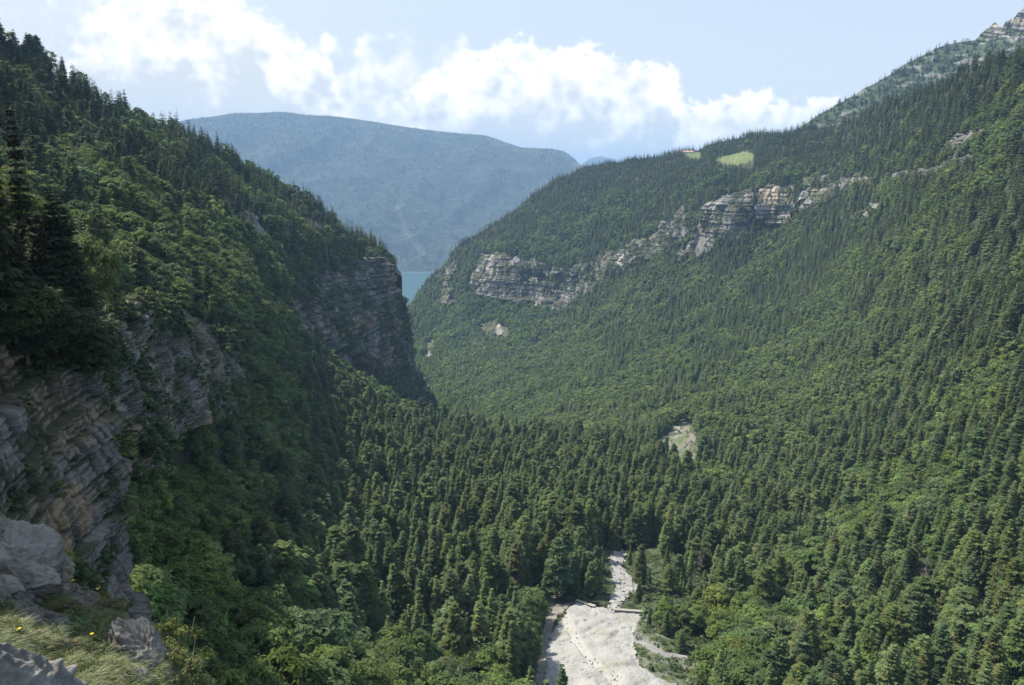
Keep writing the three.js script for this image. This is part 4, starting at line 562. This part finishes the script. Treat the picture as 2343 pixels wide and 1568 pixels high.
const toneOf = (t) => { const s = t[5] + t[6]; return t[4] ? (s > 0.23 ? 'bright yellow-green' : t[7] > 0.055 ? 'grey-green' : s > 0.19 ? 'fresh green' : 'deep green') : s > 0.168 ? 'olive green' : s > 0.145 ? 'mid green' : 'dark green'; };
const sizeOf = (t) => t[4] ? (t[3] > 18 ? 'large' : t[3] < 12 ? 'small' : 'medium') : t[3] > 25 ? 'tall' : t[3] < 15 ? 'young' : 'full-grown';
for (const i of single) {
  const t = forest[i], [u, v] = bearing(t), o = new THREE.Group(), w = t[3] * t[9]; o.position.set(t[0], t[1], t[2]); o.rotation.y = t[8];
  if (t[4] === 3) { const m = part('trunk', deadGeo, tintMat(0, [0.2, 0.18, 0.165]), o); m.scale.set(w, t[3], w); tag(o, 'dead_tree', `bare grey dead tree ${where(t, u, v)}`, 'tree', null, 'bare dead trees among the forest'); continue; }
  const pr = proto[t[4]][0], g = pr[Math.floor(h1(i) * pr.length)];
  part('trunk', g.trunk, barkMat, o).scale.set(w, t[3], w); part('crown', g.crown, tintMat(t[4], quant(t)), o).scale.set(w, t[3], w);
  const kind = t[4] ? 'beech' : 'spruce', at_ = where(t, u, v);
  o.userData.u = u; tag(o, kind + '_tree', `${sizeOf(t)} ${toneOf(t)} ${kind}|${beside(u, v, at_)}`, 'tree', null, `${kind} trees ${at_}`);
}
{ // alike trees: up to five of a kind in one place are told apart by their order
  const sets = {}; for (const o of scene.children) if (o.userData.u !== undefined) (sets[o.userData.label] ??= []).push(o);
  const nth = ['leftmost', 'second', 'third', 'fourth', 'rightmost'], count = ['', '', 'two', 'three', 'four', 'five'];
  for (const k in sets) { const s = sets[k].sort((a, b) => a.userData.u - b.userData.u), [what, place] = k.split('|'), many = what.replace(/beech$/, 'beeches').replace(/spruce$/, 'spruces'); s.forEach((o, i) => { o.userData.label = s.length === 1 || s.length > 5 ? `${what} ${place}` : `${i === s.length - 1 ? 'rightmost' : nth[i]} of ${count[s.length]} ${many} ${place}`.replace('beside the leafless', 'by the leafless').replace('the bottom edge right of the basin', 'the bottom edge').replace('on the slope just above the left cliffs', 'above the left cliffs').replace('high on the left mountainside', 'high up the left mountain');  delete o.userData.u; if (o.userData.label.split(' ').length > 16) o.userData.label = o.userData.label.replace('the left end of the dark prow', 'the prow').replace('the bright yellow-green beech', 'the brightest beech').replace('the leafless grey-brown tree', 'the leafless tree').replace('the foot of the near cliff', 'the near cliff').replace('the foot of the dark prow', 'the prow foot').replace('on the slope close to', 'close to').replace('the far edge of the valley floor', 'the far wood edge').replace('the right edge of the photo', 'the right edge'); if (s.length <= 5) delete o.userData.group; else o.userData.group = `${many} ${place}`; }); }
}
const heroFir = [0, 1, 2].map((k) => conifer(900 + k, { levels: 36, per: 9, twigs: 8, R: [0.17, 0.2, 0.22][k], power: [0.95, 0.7, 0.6][k], ragged: 0.5, low: 0.1, thin: 1.05, droop: 0.22 }, false)), heroBeech = [0, 1].map((k) => beech(950 + k, { clumps: 34, cards: 260, size: 0.022, W: 0.4, low: 0.08 }, false));
placed.forEach(([u, v, d, h, kind, tint, w, label], k) => {
  const o = new THREE.Group(), p = at(u, v, d); o.position.set(p[0], p[1] - 0.3, p[2]); o.rotation.y = k * 1.7;
  if (kind === 'dead') part('trunk', deadGeo, tintMat(0, tint), o).scale.set(h * w, h, h * w);
  else { const g = kind === 'beech' ? heroBeech[k % 2] : kind === 'fir' ? heroFir[k === 0 ? 0 : 1 + k % 2] : proto[0][0][k % 6]; part('trunk', g.trunk, barkMat, o).scale.set(h * w, h, h * w); part('crown', g.crown, tintMat(kind === 'beech' ? 1 : 0, tint), o).scale.set(h * w, h, h * w); }
  tag(o, kind + '_tree', label, 'tree');
});
const woods = {
  left: ['forest', 'unbroken mixed forest over the slope of the left mountain'], floor: ['forest', 'dense forest of the valley floor between cliffs and gravel basin'], right: ['forest', 'forest covering the long right mountainside'], prow: ['shrubbery', 'bushes growing on ledges of the tall dark prow cliff'], mid: ['shrubbery', 'bushes and small trees on ledges of the grey bedded cliff'], near: ['shrubbery', 'dark bushes on ledges of the near shaded cliff'], high: ['forest', 'thin forest on the high mountain behind the right ridge'], far: ['forest', 'hazy forest covering the mountain beyond the lake'], wall: ['shrubbery', 'bushes on ledges of the right mountain rock walls'] };
{
  const bins = new Map(), m4 = new THREE.Matrix4(), q4 = new THREE.Quaternion(), lean = new THREE.Euler(), pos = new THREE.Vector3(), sc = new THREE.Vector3();
  forest.forEach((t, i) => {
    if (single.has(i)) return; if (t[4] === 3) { t[4] = 0; }
    const d = bearing(t)[2], px = t[3] / d * 781, l = px > 26 ? 0 : px > 9 ? 1 : 2, list = proto[t[4]][l], f = Math.floor(h1(i) * list.length), home = t[10].startsWith('wall') ? 'wall' : t[10], key = home + '|' + t[4] + '|' + l + '|' + f;
    if (!bins.has(key)) bins.set(key, []); bins.get(key).push(t);
  });
  const groups = {}; let count = 0;
  for (const [key, list] of bins) {
    const [home, kind, l, f] = key.split('|'), g = whole(proto[kind][l][f]);
    const im = new THREE.InstancedMesh(g, kind === '0' ? needleMat : leafMat, list.length); im.name = ['conifer_crowns', 'broadleaf_crowns', 'bush_foliage'][kind]; im.userData.kind = 'stuff'; im.castShadow = im.receiveShadow = true;
    list.forEach((t, i) => { q4.setFromEuler(lean.set((h1(i * 3 + 1) - 0.5) * 0.14, t[8], (h1(i * 3 + 2) - 0.5) * 0.14)); const w = t[3] * t[9]; m4.compose(pos.set(t[0], t[1], t[2]), q4, sc.set(w, t[3], w)); im.setMatrixAt(i, m4); im.setColorAt(i, new THREE.Color().setRGB(t[5], t[6], t[7])); });
    (groups[home] ??= new THREE.Group()).add(im); count += list.length;
  }
  for (const home in groups) tag(groups[home], woods[home][0], woods[home][1], null, 'stuff');
  console.log('trees', forest.length, 'single', single.size, 'instanced', count);
}

// ---------- the ledge in front: ground, boulders, stones, grass, shrubs ----------
{
  const top = curve([-160, 1225], [0, 1262], [100, 1300], [155, 1338], [200, 1354], [250, 1380], [300, 1420], [335, 1446], [352, 1476], [372, 1510]);
  const depth = plate([-160, 1225, 17], [0, 1262, 18], [155, 1338, 18.6], [250, 1380, 18], [330, 1444, 16.6], [372, 1510, 15], [-160, 1400, 14], [0, 1400, 14.6], [150, 1450, 14.8], [300, 1500, 14.4], [-160, 1640, 8.4], [0, 1640, 8.6], [200, 1640, 10.4], [372, 1640, 12.2]);
  const scree = [[-160, 1250], [20, 1300], [90, 1325], [150, 1338], [200, 1362], [232, 1392], [200, 1400], [150, 1384], [90, 1380], [30, 1392], [-160, 1380]], scree2 = [[10, 1402], [60, 1386], [125, 1402], [165, 1428], [130, 1446], [80, 1446], [30, 1428]];
  const stony = (u, v) => inside(scree, u, v) || inside(scree2, u, v);
  const g = sheet('ledge', { nu: 220, nv: 200, edge: columns(-160, 372, () => 1660, top), depth, backTop: [[0.3, 0.15], [0.9, 1.2], [2, 5], [3, 14]], backRight: [[0.1, 0.12, 0.3], [0.3, 0.2, 1.4], [0.8, 0.2, 5], [1.5, 0, 14]], grain: 2,
    disp: (p, m, u, v) => [0, 0.16 * fbm(p[0] / 0.9, p[2] / 0.9, 5, 4) + (stony(u, v) ? 0.05 * fbm(p[0] / 0.12, p[2] / 0.12, 3, 3) : 0.03), 0],
    color: (p, m, u, v) => { const e = 14 * noise(p[0] * 1.6, p[2] * 1.6, 2), k = 1 + 0.4 * fbm(p[0] / 0.15, p[2] / 0.15, 4, 3); return stony(u + e, v + e * 0.5) ? [0.3 * k, 0.285 * k, 0.265 * k] : [0.075 * k, 0.07 * k, 0.035 * k]; } });
  tag(new THREE.Mesh(g, new THREE.MeshStandardMaterial({ vertexColors: true, roughness: 1, side: THREE.DoubleSide })), 'ledge_ground', 'grassy stony ledge in the bottom left corner above the drop', 'ground', 'structure');
  function boulderGeo(seed, nx, ny, sx, sy, sz, rough, sc) {
    const s = new THREE.SphereGeometry(1, nx, ny), p = s.attributes.position, c = new Float32Array(p.count * 3), col = rockColor({ dir: [0, 1], seed, sc: sc * 0.12, warmth: -0.05, mossy: -0.5, base: [0.19, 0.176, 0.158], warm: [0.24, 0.2, 0.145], dark: [0.1, 0.095, 0.088] });
    for (let i = 0; i < p.count; i++) {
      let d = unit([p.getX(i), p.getY(i), p.getZ(i)]); let f = 1; for (let q = 0; q < 14; q++) { const n = unit([h2(seed, q) - 0.5, h2(seed, q + 20) - 0.5, h2(seed, q + 40) - 0.5]), o = 0.62 + 0.36 * h2(seed, q + 60), t = d[0] * n[0] + d[1] * n[1] + d[2] * n[2]; if (t > 0) f = Math.min(f, o / t); }
      const x = d[0] * sx, y = d[1] * sy, z = d[2] * sz, b = 1 - Math.abs(noise(x * 3.2 / sc, (y * 2 + x) * 5 / sc, z * 3.2 / sc + seed)) * 2;
      f *= 1 + rough * (0.5 * fbm(x * 1.7 / sc, y * 1.7 / sc, z * 1.7 / sc + seed, 3) + 0.1 * b + 0.12 * Math.abs(noise(x * 2.2, (y + 0.4 * x) * 9, z * 2.2 + seed)) + 0.2 * fbm(x * 8 / sc, y * 12 / sc, z * 8 / sc, 5) + 0.12 * Math.abs(noise(x * 6 + y * 5, y * 3 - x * 2, z * 7)));
      p.setXYZ(i, x * f, y * f, z * f); c.set(col([x * f + seed, y * f, z * f], [0, 0, 0]), i * 3);
    }
    s.setAttribute('color', new THREE.BufferAttribute(c, 3)); s.computeVertexNormals(); return s;
  }
  const fineRock = rockGrain.clone(); fineRock.repeat.set(7, 4); fineRock.needsUpdate = true; const plain = new THREE.MeshStandardMaterial({ vertexColors: true, roughness: 0.85, map: fineRock, bumpMap: fineRock, bumpScale: 0.05 });
  const boulder = (u, v, d, sx, sy, sz, seed, turn, label, big = 1) => { const m = new THREE.Mesh(boulderGeo(seed, Math.round(150 * big), Math.round(110 * big), sx, sy, sz, 0.34, 1), plain); m.position.set(...at(u, v, d)); m.rotation.set(0.1, turn, 0.2 * Math.sin(seed)); tag(m, 'boulder', label, 'rock'); };
  boulder(-6, 1325, 17.4, 1.0, 1.12, 1.1, 61, 0.4, 'large grey outcrop boulder on the back of the ledge, cut by the left edge');
  boulder(90, 1322, 18.0, 0.5, 0.66, 0.6, 67, 1.2, 'steep rock fin at the right end of the back outcrop');
  boulder(-10, 1665, 8.3, 0.5, 0.86, 0.6, 71, 2.0, 'rough grey boulder in the very bottom left corner');
  boulder(340, 1552, 14.4, 0.36, 1.2, 0.55, 83, 0.2, 'rounded grey rock forming the right brink of the ledge');
  boulder(292, 1585, 13, 0.3, 0.34, 0.3, 89, 0.9, 'grey rock showing through grass at the bottom of the ledge', 0.7);
  boulder(60, 1345, 16.6, 0.55, 0.35, 0.5, 93, 2.2, 'low slab at the foot of the outcrop boulder', 0.7);
  boulder(-30, 1372, 15.8, 0.5, 0.3, 0.5, 97, 0.7, 'low slab at the left edge below the outcrop', 0.6);
  const r = rng(4242), pts = [];
  const spot = (u, v) => { const p = at(u, v, depth(u, v)); return [p[0], p[1] + 0.16 * fbm(p[0] / 0.9, p[2] / 0.9, 5, 4) + 0.02, p[2]]; };
  const pebbleGeos = [0, 1, 2, 3].map((k) => boulderGeo(300 + k, 12, 9, 1, 0.7, 0.85, 0.2, 1));
  const singles = [[128, 1356], [143, 1349], [160, 1358], [176, 1366], [190, 1372], [150, 1370], [120, 1366], [100, 1352], [88, 1362], [70, 1352], [60, 1368], [205, 1384], [216, 1392], [52, 1404], [66, 1412], [84, 1420], [98, 1414], [112, 1424], [74, 1430], [254, 1464], [166, 1392], [182, 1388], [40, 1380], [26, 1362], [44, 1340], [132, 1436], [30, 1412], [64, 1444], [148, 1496], [240, 1480]];
  const words = ['pale', 'grey', 'flat', 'angular', 'whitish'];
  const stonePlace = (u, v) => v > 1440 ? 'half hidden in the grass of the ledge' : v > 1396 ? 'in the lower stony patch of the ledge' : u > 110 ? 'in the scree below the outcrop, towards the brink' : 'in the scree at the foot of the outcrop';
  singles.forEach(([u, v], i) => { const m = new THREE.Mesh(pebbleGeos[i % 4], plain), s = i === 19 ? 0.16 : 0.07 + 0.07 * r(); m.position.set(...spot(u, v)); m.position.y += s * 0.35; m.rotation.set(r(), r() * 6, r() * 0.6); m.scale.setScalar(s); tag(m, 'stone', i === 19 ? 'pale upright stone standing out of the grass near the brink' : `loose ${words[i % 5]} limestone stone ${stonePlace(u, v)}`, 'stone', null, i === 19 ? null : 'loose stones on the ledge'); });
  const gravel = new THREE.InstancedMesh(pebbleGeos[1], plain, 3600), m4 = new THREE.Matrix4(), q4 = new THREE.Quaternion(), e4 = new THREE.Euler();
  for (let i = 0; i < 3600;) { const u = -60 + 310 * r(), v = 1255 + 190 * r(); if (!stony(u + 20 * (r() - 0.5), v + 14 * (r() - 0.5)) || v < top(u) + 3) continue; const p = spot(u, v), s = 0.014 + 0.075 * r() ** 3; m4.compose(new THREE.Vector3(p[0], p[1] + s * 0.3, p[2]), q4.setFromEuler(e4.set(r() * 6, r() * 6, 0)), new THREE.Vector3(s, s, s)); gravel.setMatrixAt(i++, m4); }
  tag(gravel, 'gravel', 'small limestone rubble scattered over the stony parts of the ledge', null, 'stuff');
  // grass: arching blades combed to the right
  function tuft(seed, n, H, spread) { const q = rng(seed), s = shape(); for (let i = 0; i < n; i++) { const a = q() * 6.283, rr = 0.09 * Math.sqrt(q()), o = [Math.cos(a) * rr, -0.03, Math.sin(a) * rr], L = H * (0.55 + 0.6 * q()), out = [Math.cos(a) * spread * q() + 0.55 + 0.3 * q(), 0, Math.sin(a) * spread * q() + 0.15], w = 0.005 + 0.005 * q(), b = q() * 6.28, sd = [Math.cos(b) * w, 0, Math.sin(b) * w], tone = 0.7 + 0.6 * q(), straw = q() < 0.3 ? [tone * 1.7, tone * 1.25, tone * 1.1] : [tone, tone, tone]; const f = (t) => [o[0] + out[0] * L * t * t * 0.75, o[1] + L * (t - 0.42 * t * t), o[2] + out[2] * L * t * t * 0.75]; let p = f(0); for (let k = 1; k <= 4; k++) { const z = f(k / 4), ta = 1 - (k - 1) / 4.2, tb = 1 - k / 4.2; if (k < 4) s.quad(add(p, sd, ta), add(p, sd, -ta), add(z, sd, -tb), add(z, sd, tb), straw); else s.tri(add(p, sd, ta), add(p, sd, -ta), z, straw); p = z; } } return s.geo(); }
  const blades = new THREE.MeshPhysicalMaterial({ vertexColors: true, roughness: 0.7, side: THREE.DoubleSide, transmission: 0.35, thickness: 0 });
  const grass = new THREE.Group(), lists = [[], [], [], []];
  for (let c = 0; c < 380; c++) { const U = -120 + 492 * r(), V = 1250 + 400 * r(), t = top(U); if (V < t - 2 || inside([[-10, 1500], [110, 1500], [160, 1640], [-10, 1640]], U, V) && r() < 0.8) continue; const crest = sst(75, 5, V - t), st = stony(U, V); if (st && r() > 0.06) continue; const wide = 8 + 13 * r(), dry = clamp(0.02 + 0.6 * r() * r() + 0.4 * crest), n = Math.round(6 + wide * 0.55); for (let i = 0; i < n; i++) { const a = r() * 6.283, q = Math.sqrt(r()), u = U + Math.cos(a) * q * wide, v = V + Math.sin(a) * q * wide * 0.55; if (v < top(u) + 1 || u > 370 || (stony(u, v) && r() < 0.75)) continue; lists[Math.floor(r() * 4)].push([u, v, dry, (0.65 + 0.5 * r()) * (1.15 - 0.5 * q) + 0.1, a]); } }
  lists.forEach((list, k) => { const im = new THREE.InstancedMesh(tuft(70 + k, 46, [0.34, 0.4, 0.3, 0.44][k], [0.5, 0.8, 0.6, 0.7][k]), blades, list.length); im.name = 'grass_blades'; im.userData.kind = 'stuff'; list.forEach(([u, v, dry, s, a], i) => { const p = spot(u, v); m4.compose(new THREE.Vector3(...p), q4.setFromEuler(e4.set(0, -a * 0.35 + (r() - 0.5) * 1.2, 0)), new THREE.Vector3(s, s, s)); im.setMatrixAt(i, m4); const c = [lerp(0.095, 0.23, dry), lerp(0.15, 0.19, dry), lerp(0.04, 0.08, dry)].map((x) => x * (0.8 + 0.4 * r())); im.setColorAt(i, new THREE.Color().setRGB(...c)); }); grass.add(im); });
  tag(grass, 'grass', 'long combed grass in tussocks along the ledge', null, 'stuff');
  const bushes = [[392, 1560, 15.2, 1.15, [0.16, 0.19, 0.06], 'sunlit pale-leaved shrub hanging over the right brink of the ledge'], [410, 1640, 14.6, 1.2, [0.12, 0.14, 0.06], 'lower shrub below the brink in the bottom of the photo'], [150, 1300, 19.2, 0.42, [0.17, 0.21, 0.05], 'little leafy sapling peeping out behind the rock fin']];
  bushes.forEach(([u, v, d, h, tint, label], k) => { const o = new THREE.Group(), b = beech(980 + k, { clumps: 16, cards: 150, size: 0.03, W: 0.5, low: -0.05, bush: true }, false); const st = shape(), q = rng(40 + k); for (let i = 0; i < 9; i++) { const a = q() * 6.28, L = 0.5 * q() + 0.2; limb(st, [[0, -0.4, 0], [Math.cos(a) * L * 0.4, 0.4, Math.sin(a) * L * 0.4], [Math.cos(a) * L * 0.7, 0.75 + 0.4 * q(), Math.sin(a) * L * 0.7]], 0.012, 0.003, 4, [0.2, 0.17, 0.13]); } o.position.set(...at(u, v, d)); part('foliage', b.crown, tintMat(1, tint), o).scale.setScalar(h); part('stem', st.geo(), barkMat, o).scale.setScalar(h); tag(o, 'shrub', label, 'shrub'); });
  const yellow = new THREE.MeshStandardMaterial({ color: new THREE.Color().setRGB(0.75, 0.5, 0.02), roughness: 0.7 }), green = new THREE.MeshStandardMaterial({ color: new THREE.Color().setRGB(0.1, 0.14, 0.05), roughness: 0.8 });
  const petals = (() => { const s = shape(); for (let i = 0; i < 8; i++) { const a = i / 8 * 6.283, b = a + 0.6; s.tri([0, 0, 0], [Math.cos(a) * 0.03, 0.012, Math.sin(a) * 0.03], [Math.cos(b) * 0.03, 0.012, Math.sin(b) * 0.03], [1, 1, 1]); } return s.geo(); })(), stalk = new THREE.CylinderGeometry(0.003, 0.004, 0.3, 5); stalk.translate(0, 0.15, 0); petals.translate(0, 0.3, 0); yellow.side = THREE.DoubleSide;
  [[162, 1334], [166, 1336], [158, 1338], [220, 1370], [214, 1474], [60, 1470]].forEach(([u, v], i) => { const o = new THREE.Group(); o.position.set(...spot(u, Math.max(v + 20, top(u) + 4))); o.rotation.z = 0.2 * (i % 3 - 1); part('stem', stalk, green, o); part('blossom', petals, yellow, o); tag(o, 'yellow_flower', i < 3 ? 'yellow flower in a cluster by the right foot of the rock fin' : ['yellow flower among the crest grass', 'lone yellow flower low in the middle of the ledge grass', 'lone yellow flower near the bottom left boulder'][i - 3], 'flower', null, i < 3 ? 'yellow flowers by the rock fin' : null); });
}

// ---------- the wooded slope left of the ledge, beyond the frame: its trees shade the ledge ----------
{
  const g = new THREE.PlaneGeometry(46, 60, 46, 60); g.rotateX(-Math.PI / 2); const p = g.attributes.position, c = new Float32Array(p.count * 3), hx = (x, z) => CAM[1] - 4.5 + 0.55 * (-14 - x) + 0.05 * (z + 10) + 0.9 * fbm(x / 6, z / 6, 4, 3);
  for (let i = 0; i < p.count; i++) { const x = p.getX(i) - 37, z = Math.max(p.getZ(i) - 14, x * 1.25 + 1); p.setXYZ(i, x, hx(x, z), z); c.set([0.08, 0.08, 0.04], i * 3); }
  g.setAttribute('color', new THREE.BufferAttribute(c, 3)); g.computeVertexNormals(); tag(new THREE.Mesh(g, soilMat), 'hillside', 'wooded slope left of the ledge', null, 'structure');
  [[-20.5, -19.5, 15, 1], [-17.5, -9.5, 11, 1], [-23, -13, 17, 0], [-25, -22, 18, 0], [-22, -8, 14, 1], [-20, -4, 13, 0], [-28, -17, 18, 1], [-19, -12, 14, 0], [-24, -17, 17, 1]].forEach(([x, z, h, k], i) => { const o = new THREE.Group(), q = proto[k][0][i % 5]; o.position.set(x, hx(x, z) - 0.3, z); o.rotation.y = i; h *= 1.1; part('trunk', q.trunk, barkMat, o).scale.setScalar(h); part('crown', q.crown, tintMat(k, k ? [0.09, 0.13, 0.042] : [0.06, 0.085, 0.036]), o).scale.setScalar(h); tag(o, k ? 'beech_tree' : 'spruce_tree', 'tree on the slope left of the ledge beyond the edge of the photo', 'tree', null, 'trees on the slope left of the ledge'); });
}

// ---------- check dam, boulders in the gravel, farmhouse ----------
{
  const masonry = new THREE.MeshStandardMaterial({ color: new THREE.Color().setRGB(0.27, 0.25, 0.22), roughness: 1, map: rockGrain, bumpMap: rockGrain, bumpScale: 0.08 }), coping = new THREE.MeshStandardMaterial({ color: new THREE.Color().setRGB(0.36, 0.34, 0.3), roughness: 1, map: rockGrain });
  const dam = (a, b, label) => { const p = at(a[0], a[1], floorDepth(a[0], a[1])), q = at(b[0], b[1], floorDepth(b[0], b[1])), o = new THREE.Group(), L = Math.hypot(q[0] - p[0], q[2] - p[2]), n = Math.round(L / 1.1); o.position.set((p[0] + q[0]) / 2, (p[1] + q[1]) / 2, (p[2] + q[2]) / 2); o.rotation.set(0, -Math.atan2(q[2] - p[2], q[0] - p[0]), 0); o.rotateZ(Math.atan2(q[1] - p[1], L));
    const body = new THREE.BoxGeometry(L, 2.6, 1.1); body.translate(0, -0.1, 0); part('wall', body, masonry, o);
    const r = rng(Math.round(L * 10)); for (let i = 0; i < n; i++) { const g = new THREE.BoxGeometry(L / n - 0.05, 0.3, 1.5 + 0.1 * r()); const m = part('coping_stone', g, coping, o); m.position.set(-L / 2 + (i + 0.5) * L / n, 1.35 + 0.05 * r(), 0.04 * r()); }
    tag(o, 'check_dam_wall', label, 'dam'); };
  dam([1318, 1380], [1362, 1394], 'short left wing of the check dam, slanting above the gravel');
  dam([1404, 1401], [1474, 1406], 'long right wing of the check dam across the stream mouth');
  const r = rng(515), geos = [0, 1, 2].map((k) => { const g = new THREE.IcosahedronGeometry(1, 2), p = g.attributes.position; for (let i = 0; i < p.count; i++) { const f = 1 + 0.35 * noise(p.getX(i) * 1.3 + k * 7, p.getY(i) * 1.3, p.getZ(i) * 1.3); p.setXYZ(i, p.getX(i) * f, p.getY(i) * f * 0.75, p.getZ(i) * f); } return g; });
  const white = new THREE.MeshStandardMaterial({ roughness: 1 }), m4 = new THREE.Matrix4(), q4 = new THREE.Quaternion(), e4 = new THREE.Euler(), rocks = new THREE.Group();
  for (const [k, g] of geos.entries()) { const list = []; while (list.length < 520) { const up = r() < 0.22, u = up ? 1385 + 95 * r() : 1240 + 330 * r(), v = up ? 1255 + 150 * r() : 1375 + 300 * r(); if (!inside(up ? stream : basin, u, v)) continue; const p = at(u, v, floorDepth(u, v)), s = up ? 0.14 + 0.7 * r() ** 4 : 0.1 + 0.4 * r() ** 5; list.push([p, s]); }
    const im = new THREE.InstancedMesh(g, white, list.length); im.name = 'boulders'; im.userData.kind = 'stuff'; list.forEach(([p, s], i) => { m4.compose(new THREE.Vector3(p[0], p[1] + 0.25, p[2]), q4.setFromEuler(e4.set(r() * 6, r() * 6, 0)), new THREE.Vector3(s * (0.8 + 0.5 * r()), s, s)); im.setMatrixAt(i, m4); const c = 0.23 + 0.09 * r(); im.setColorAt(i, new THREE.Color().setRGB(c, c * 0.99, c * 0.96)); }); rocks.add(im); }
  tag(rocks, 'stream_boulders', 'pale stones strewn over the gravel basin and stream bed', null, 'stuff');
  // farmhouse on the alpine meadow
  const h = new THREE.Group(), p = at(1572, 353, rightDepth(1572, 353)); h.position.set(p[0], p[1] + 1, p[2]); h.rotation.y = 0.12;
  const plaster = new THREE.MeshStandardMaterial({ color: new THREE.Color().setRGB(0.72, 0.68, 0.62), roughness: 0.95 }), tiles = new THREE.MeshStandardMaterial({ color: new THREE.Color().setRGB(0.42, 0.26, 0.19), roughness: 0.9 }), dark = new THREE.MeshStandardMaterial({ color: new THREE.Color().setRGB(0.05, 0.045, 0.04), roughness: 0.4 });
  const L = 34, W = 11, H = 6.5, wall = new THREE.BoxGeometry(L, H, W); wall.translate(0, H / 2 - 1.2, 0); part('wall', wall, plaster, h);
  const s = new THREE.Shape(); s.moveTo(-W / 2 - 1.2, 0); s.lineTo(0, 3.6); s.lineTo(W / 2 + 1.2, 0); s.lineTo(W / 2 + 1.2, -0.35); s.lineTo(-W / 2 - 1.2, -0.35); const roof = new THREE.ExtrudeGeometry(s, { depth: L + 2, bevelEnabled: false }); roof.rotateY(Math.PI / 2); roof.translate(-L / 2 - 1, H - 0.9, 0); part('roof', roof, tiles, h);
  for (let i = 0; i < 6; i++) { const w = new THREE.BoxGeometry(1.5, 1.7, 0.3); w.translate(-13 + i * 5.2, 2.6, W / 2 + 0.05); part(i === 3 ? 'door' : 'window', w, dark, h); }
  tag(h, 'farmhouse', 'long low white farmhouse with a reddish roof on the alpine meadow skyline', 'farmhouse');
}

renderer.render(scene, camera);
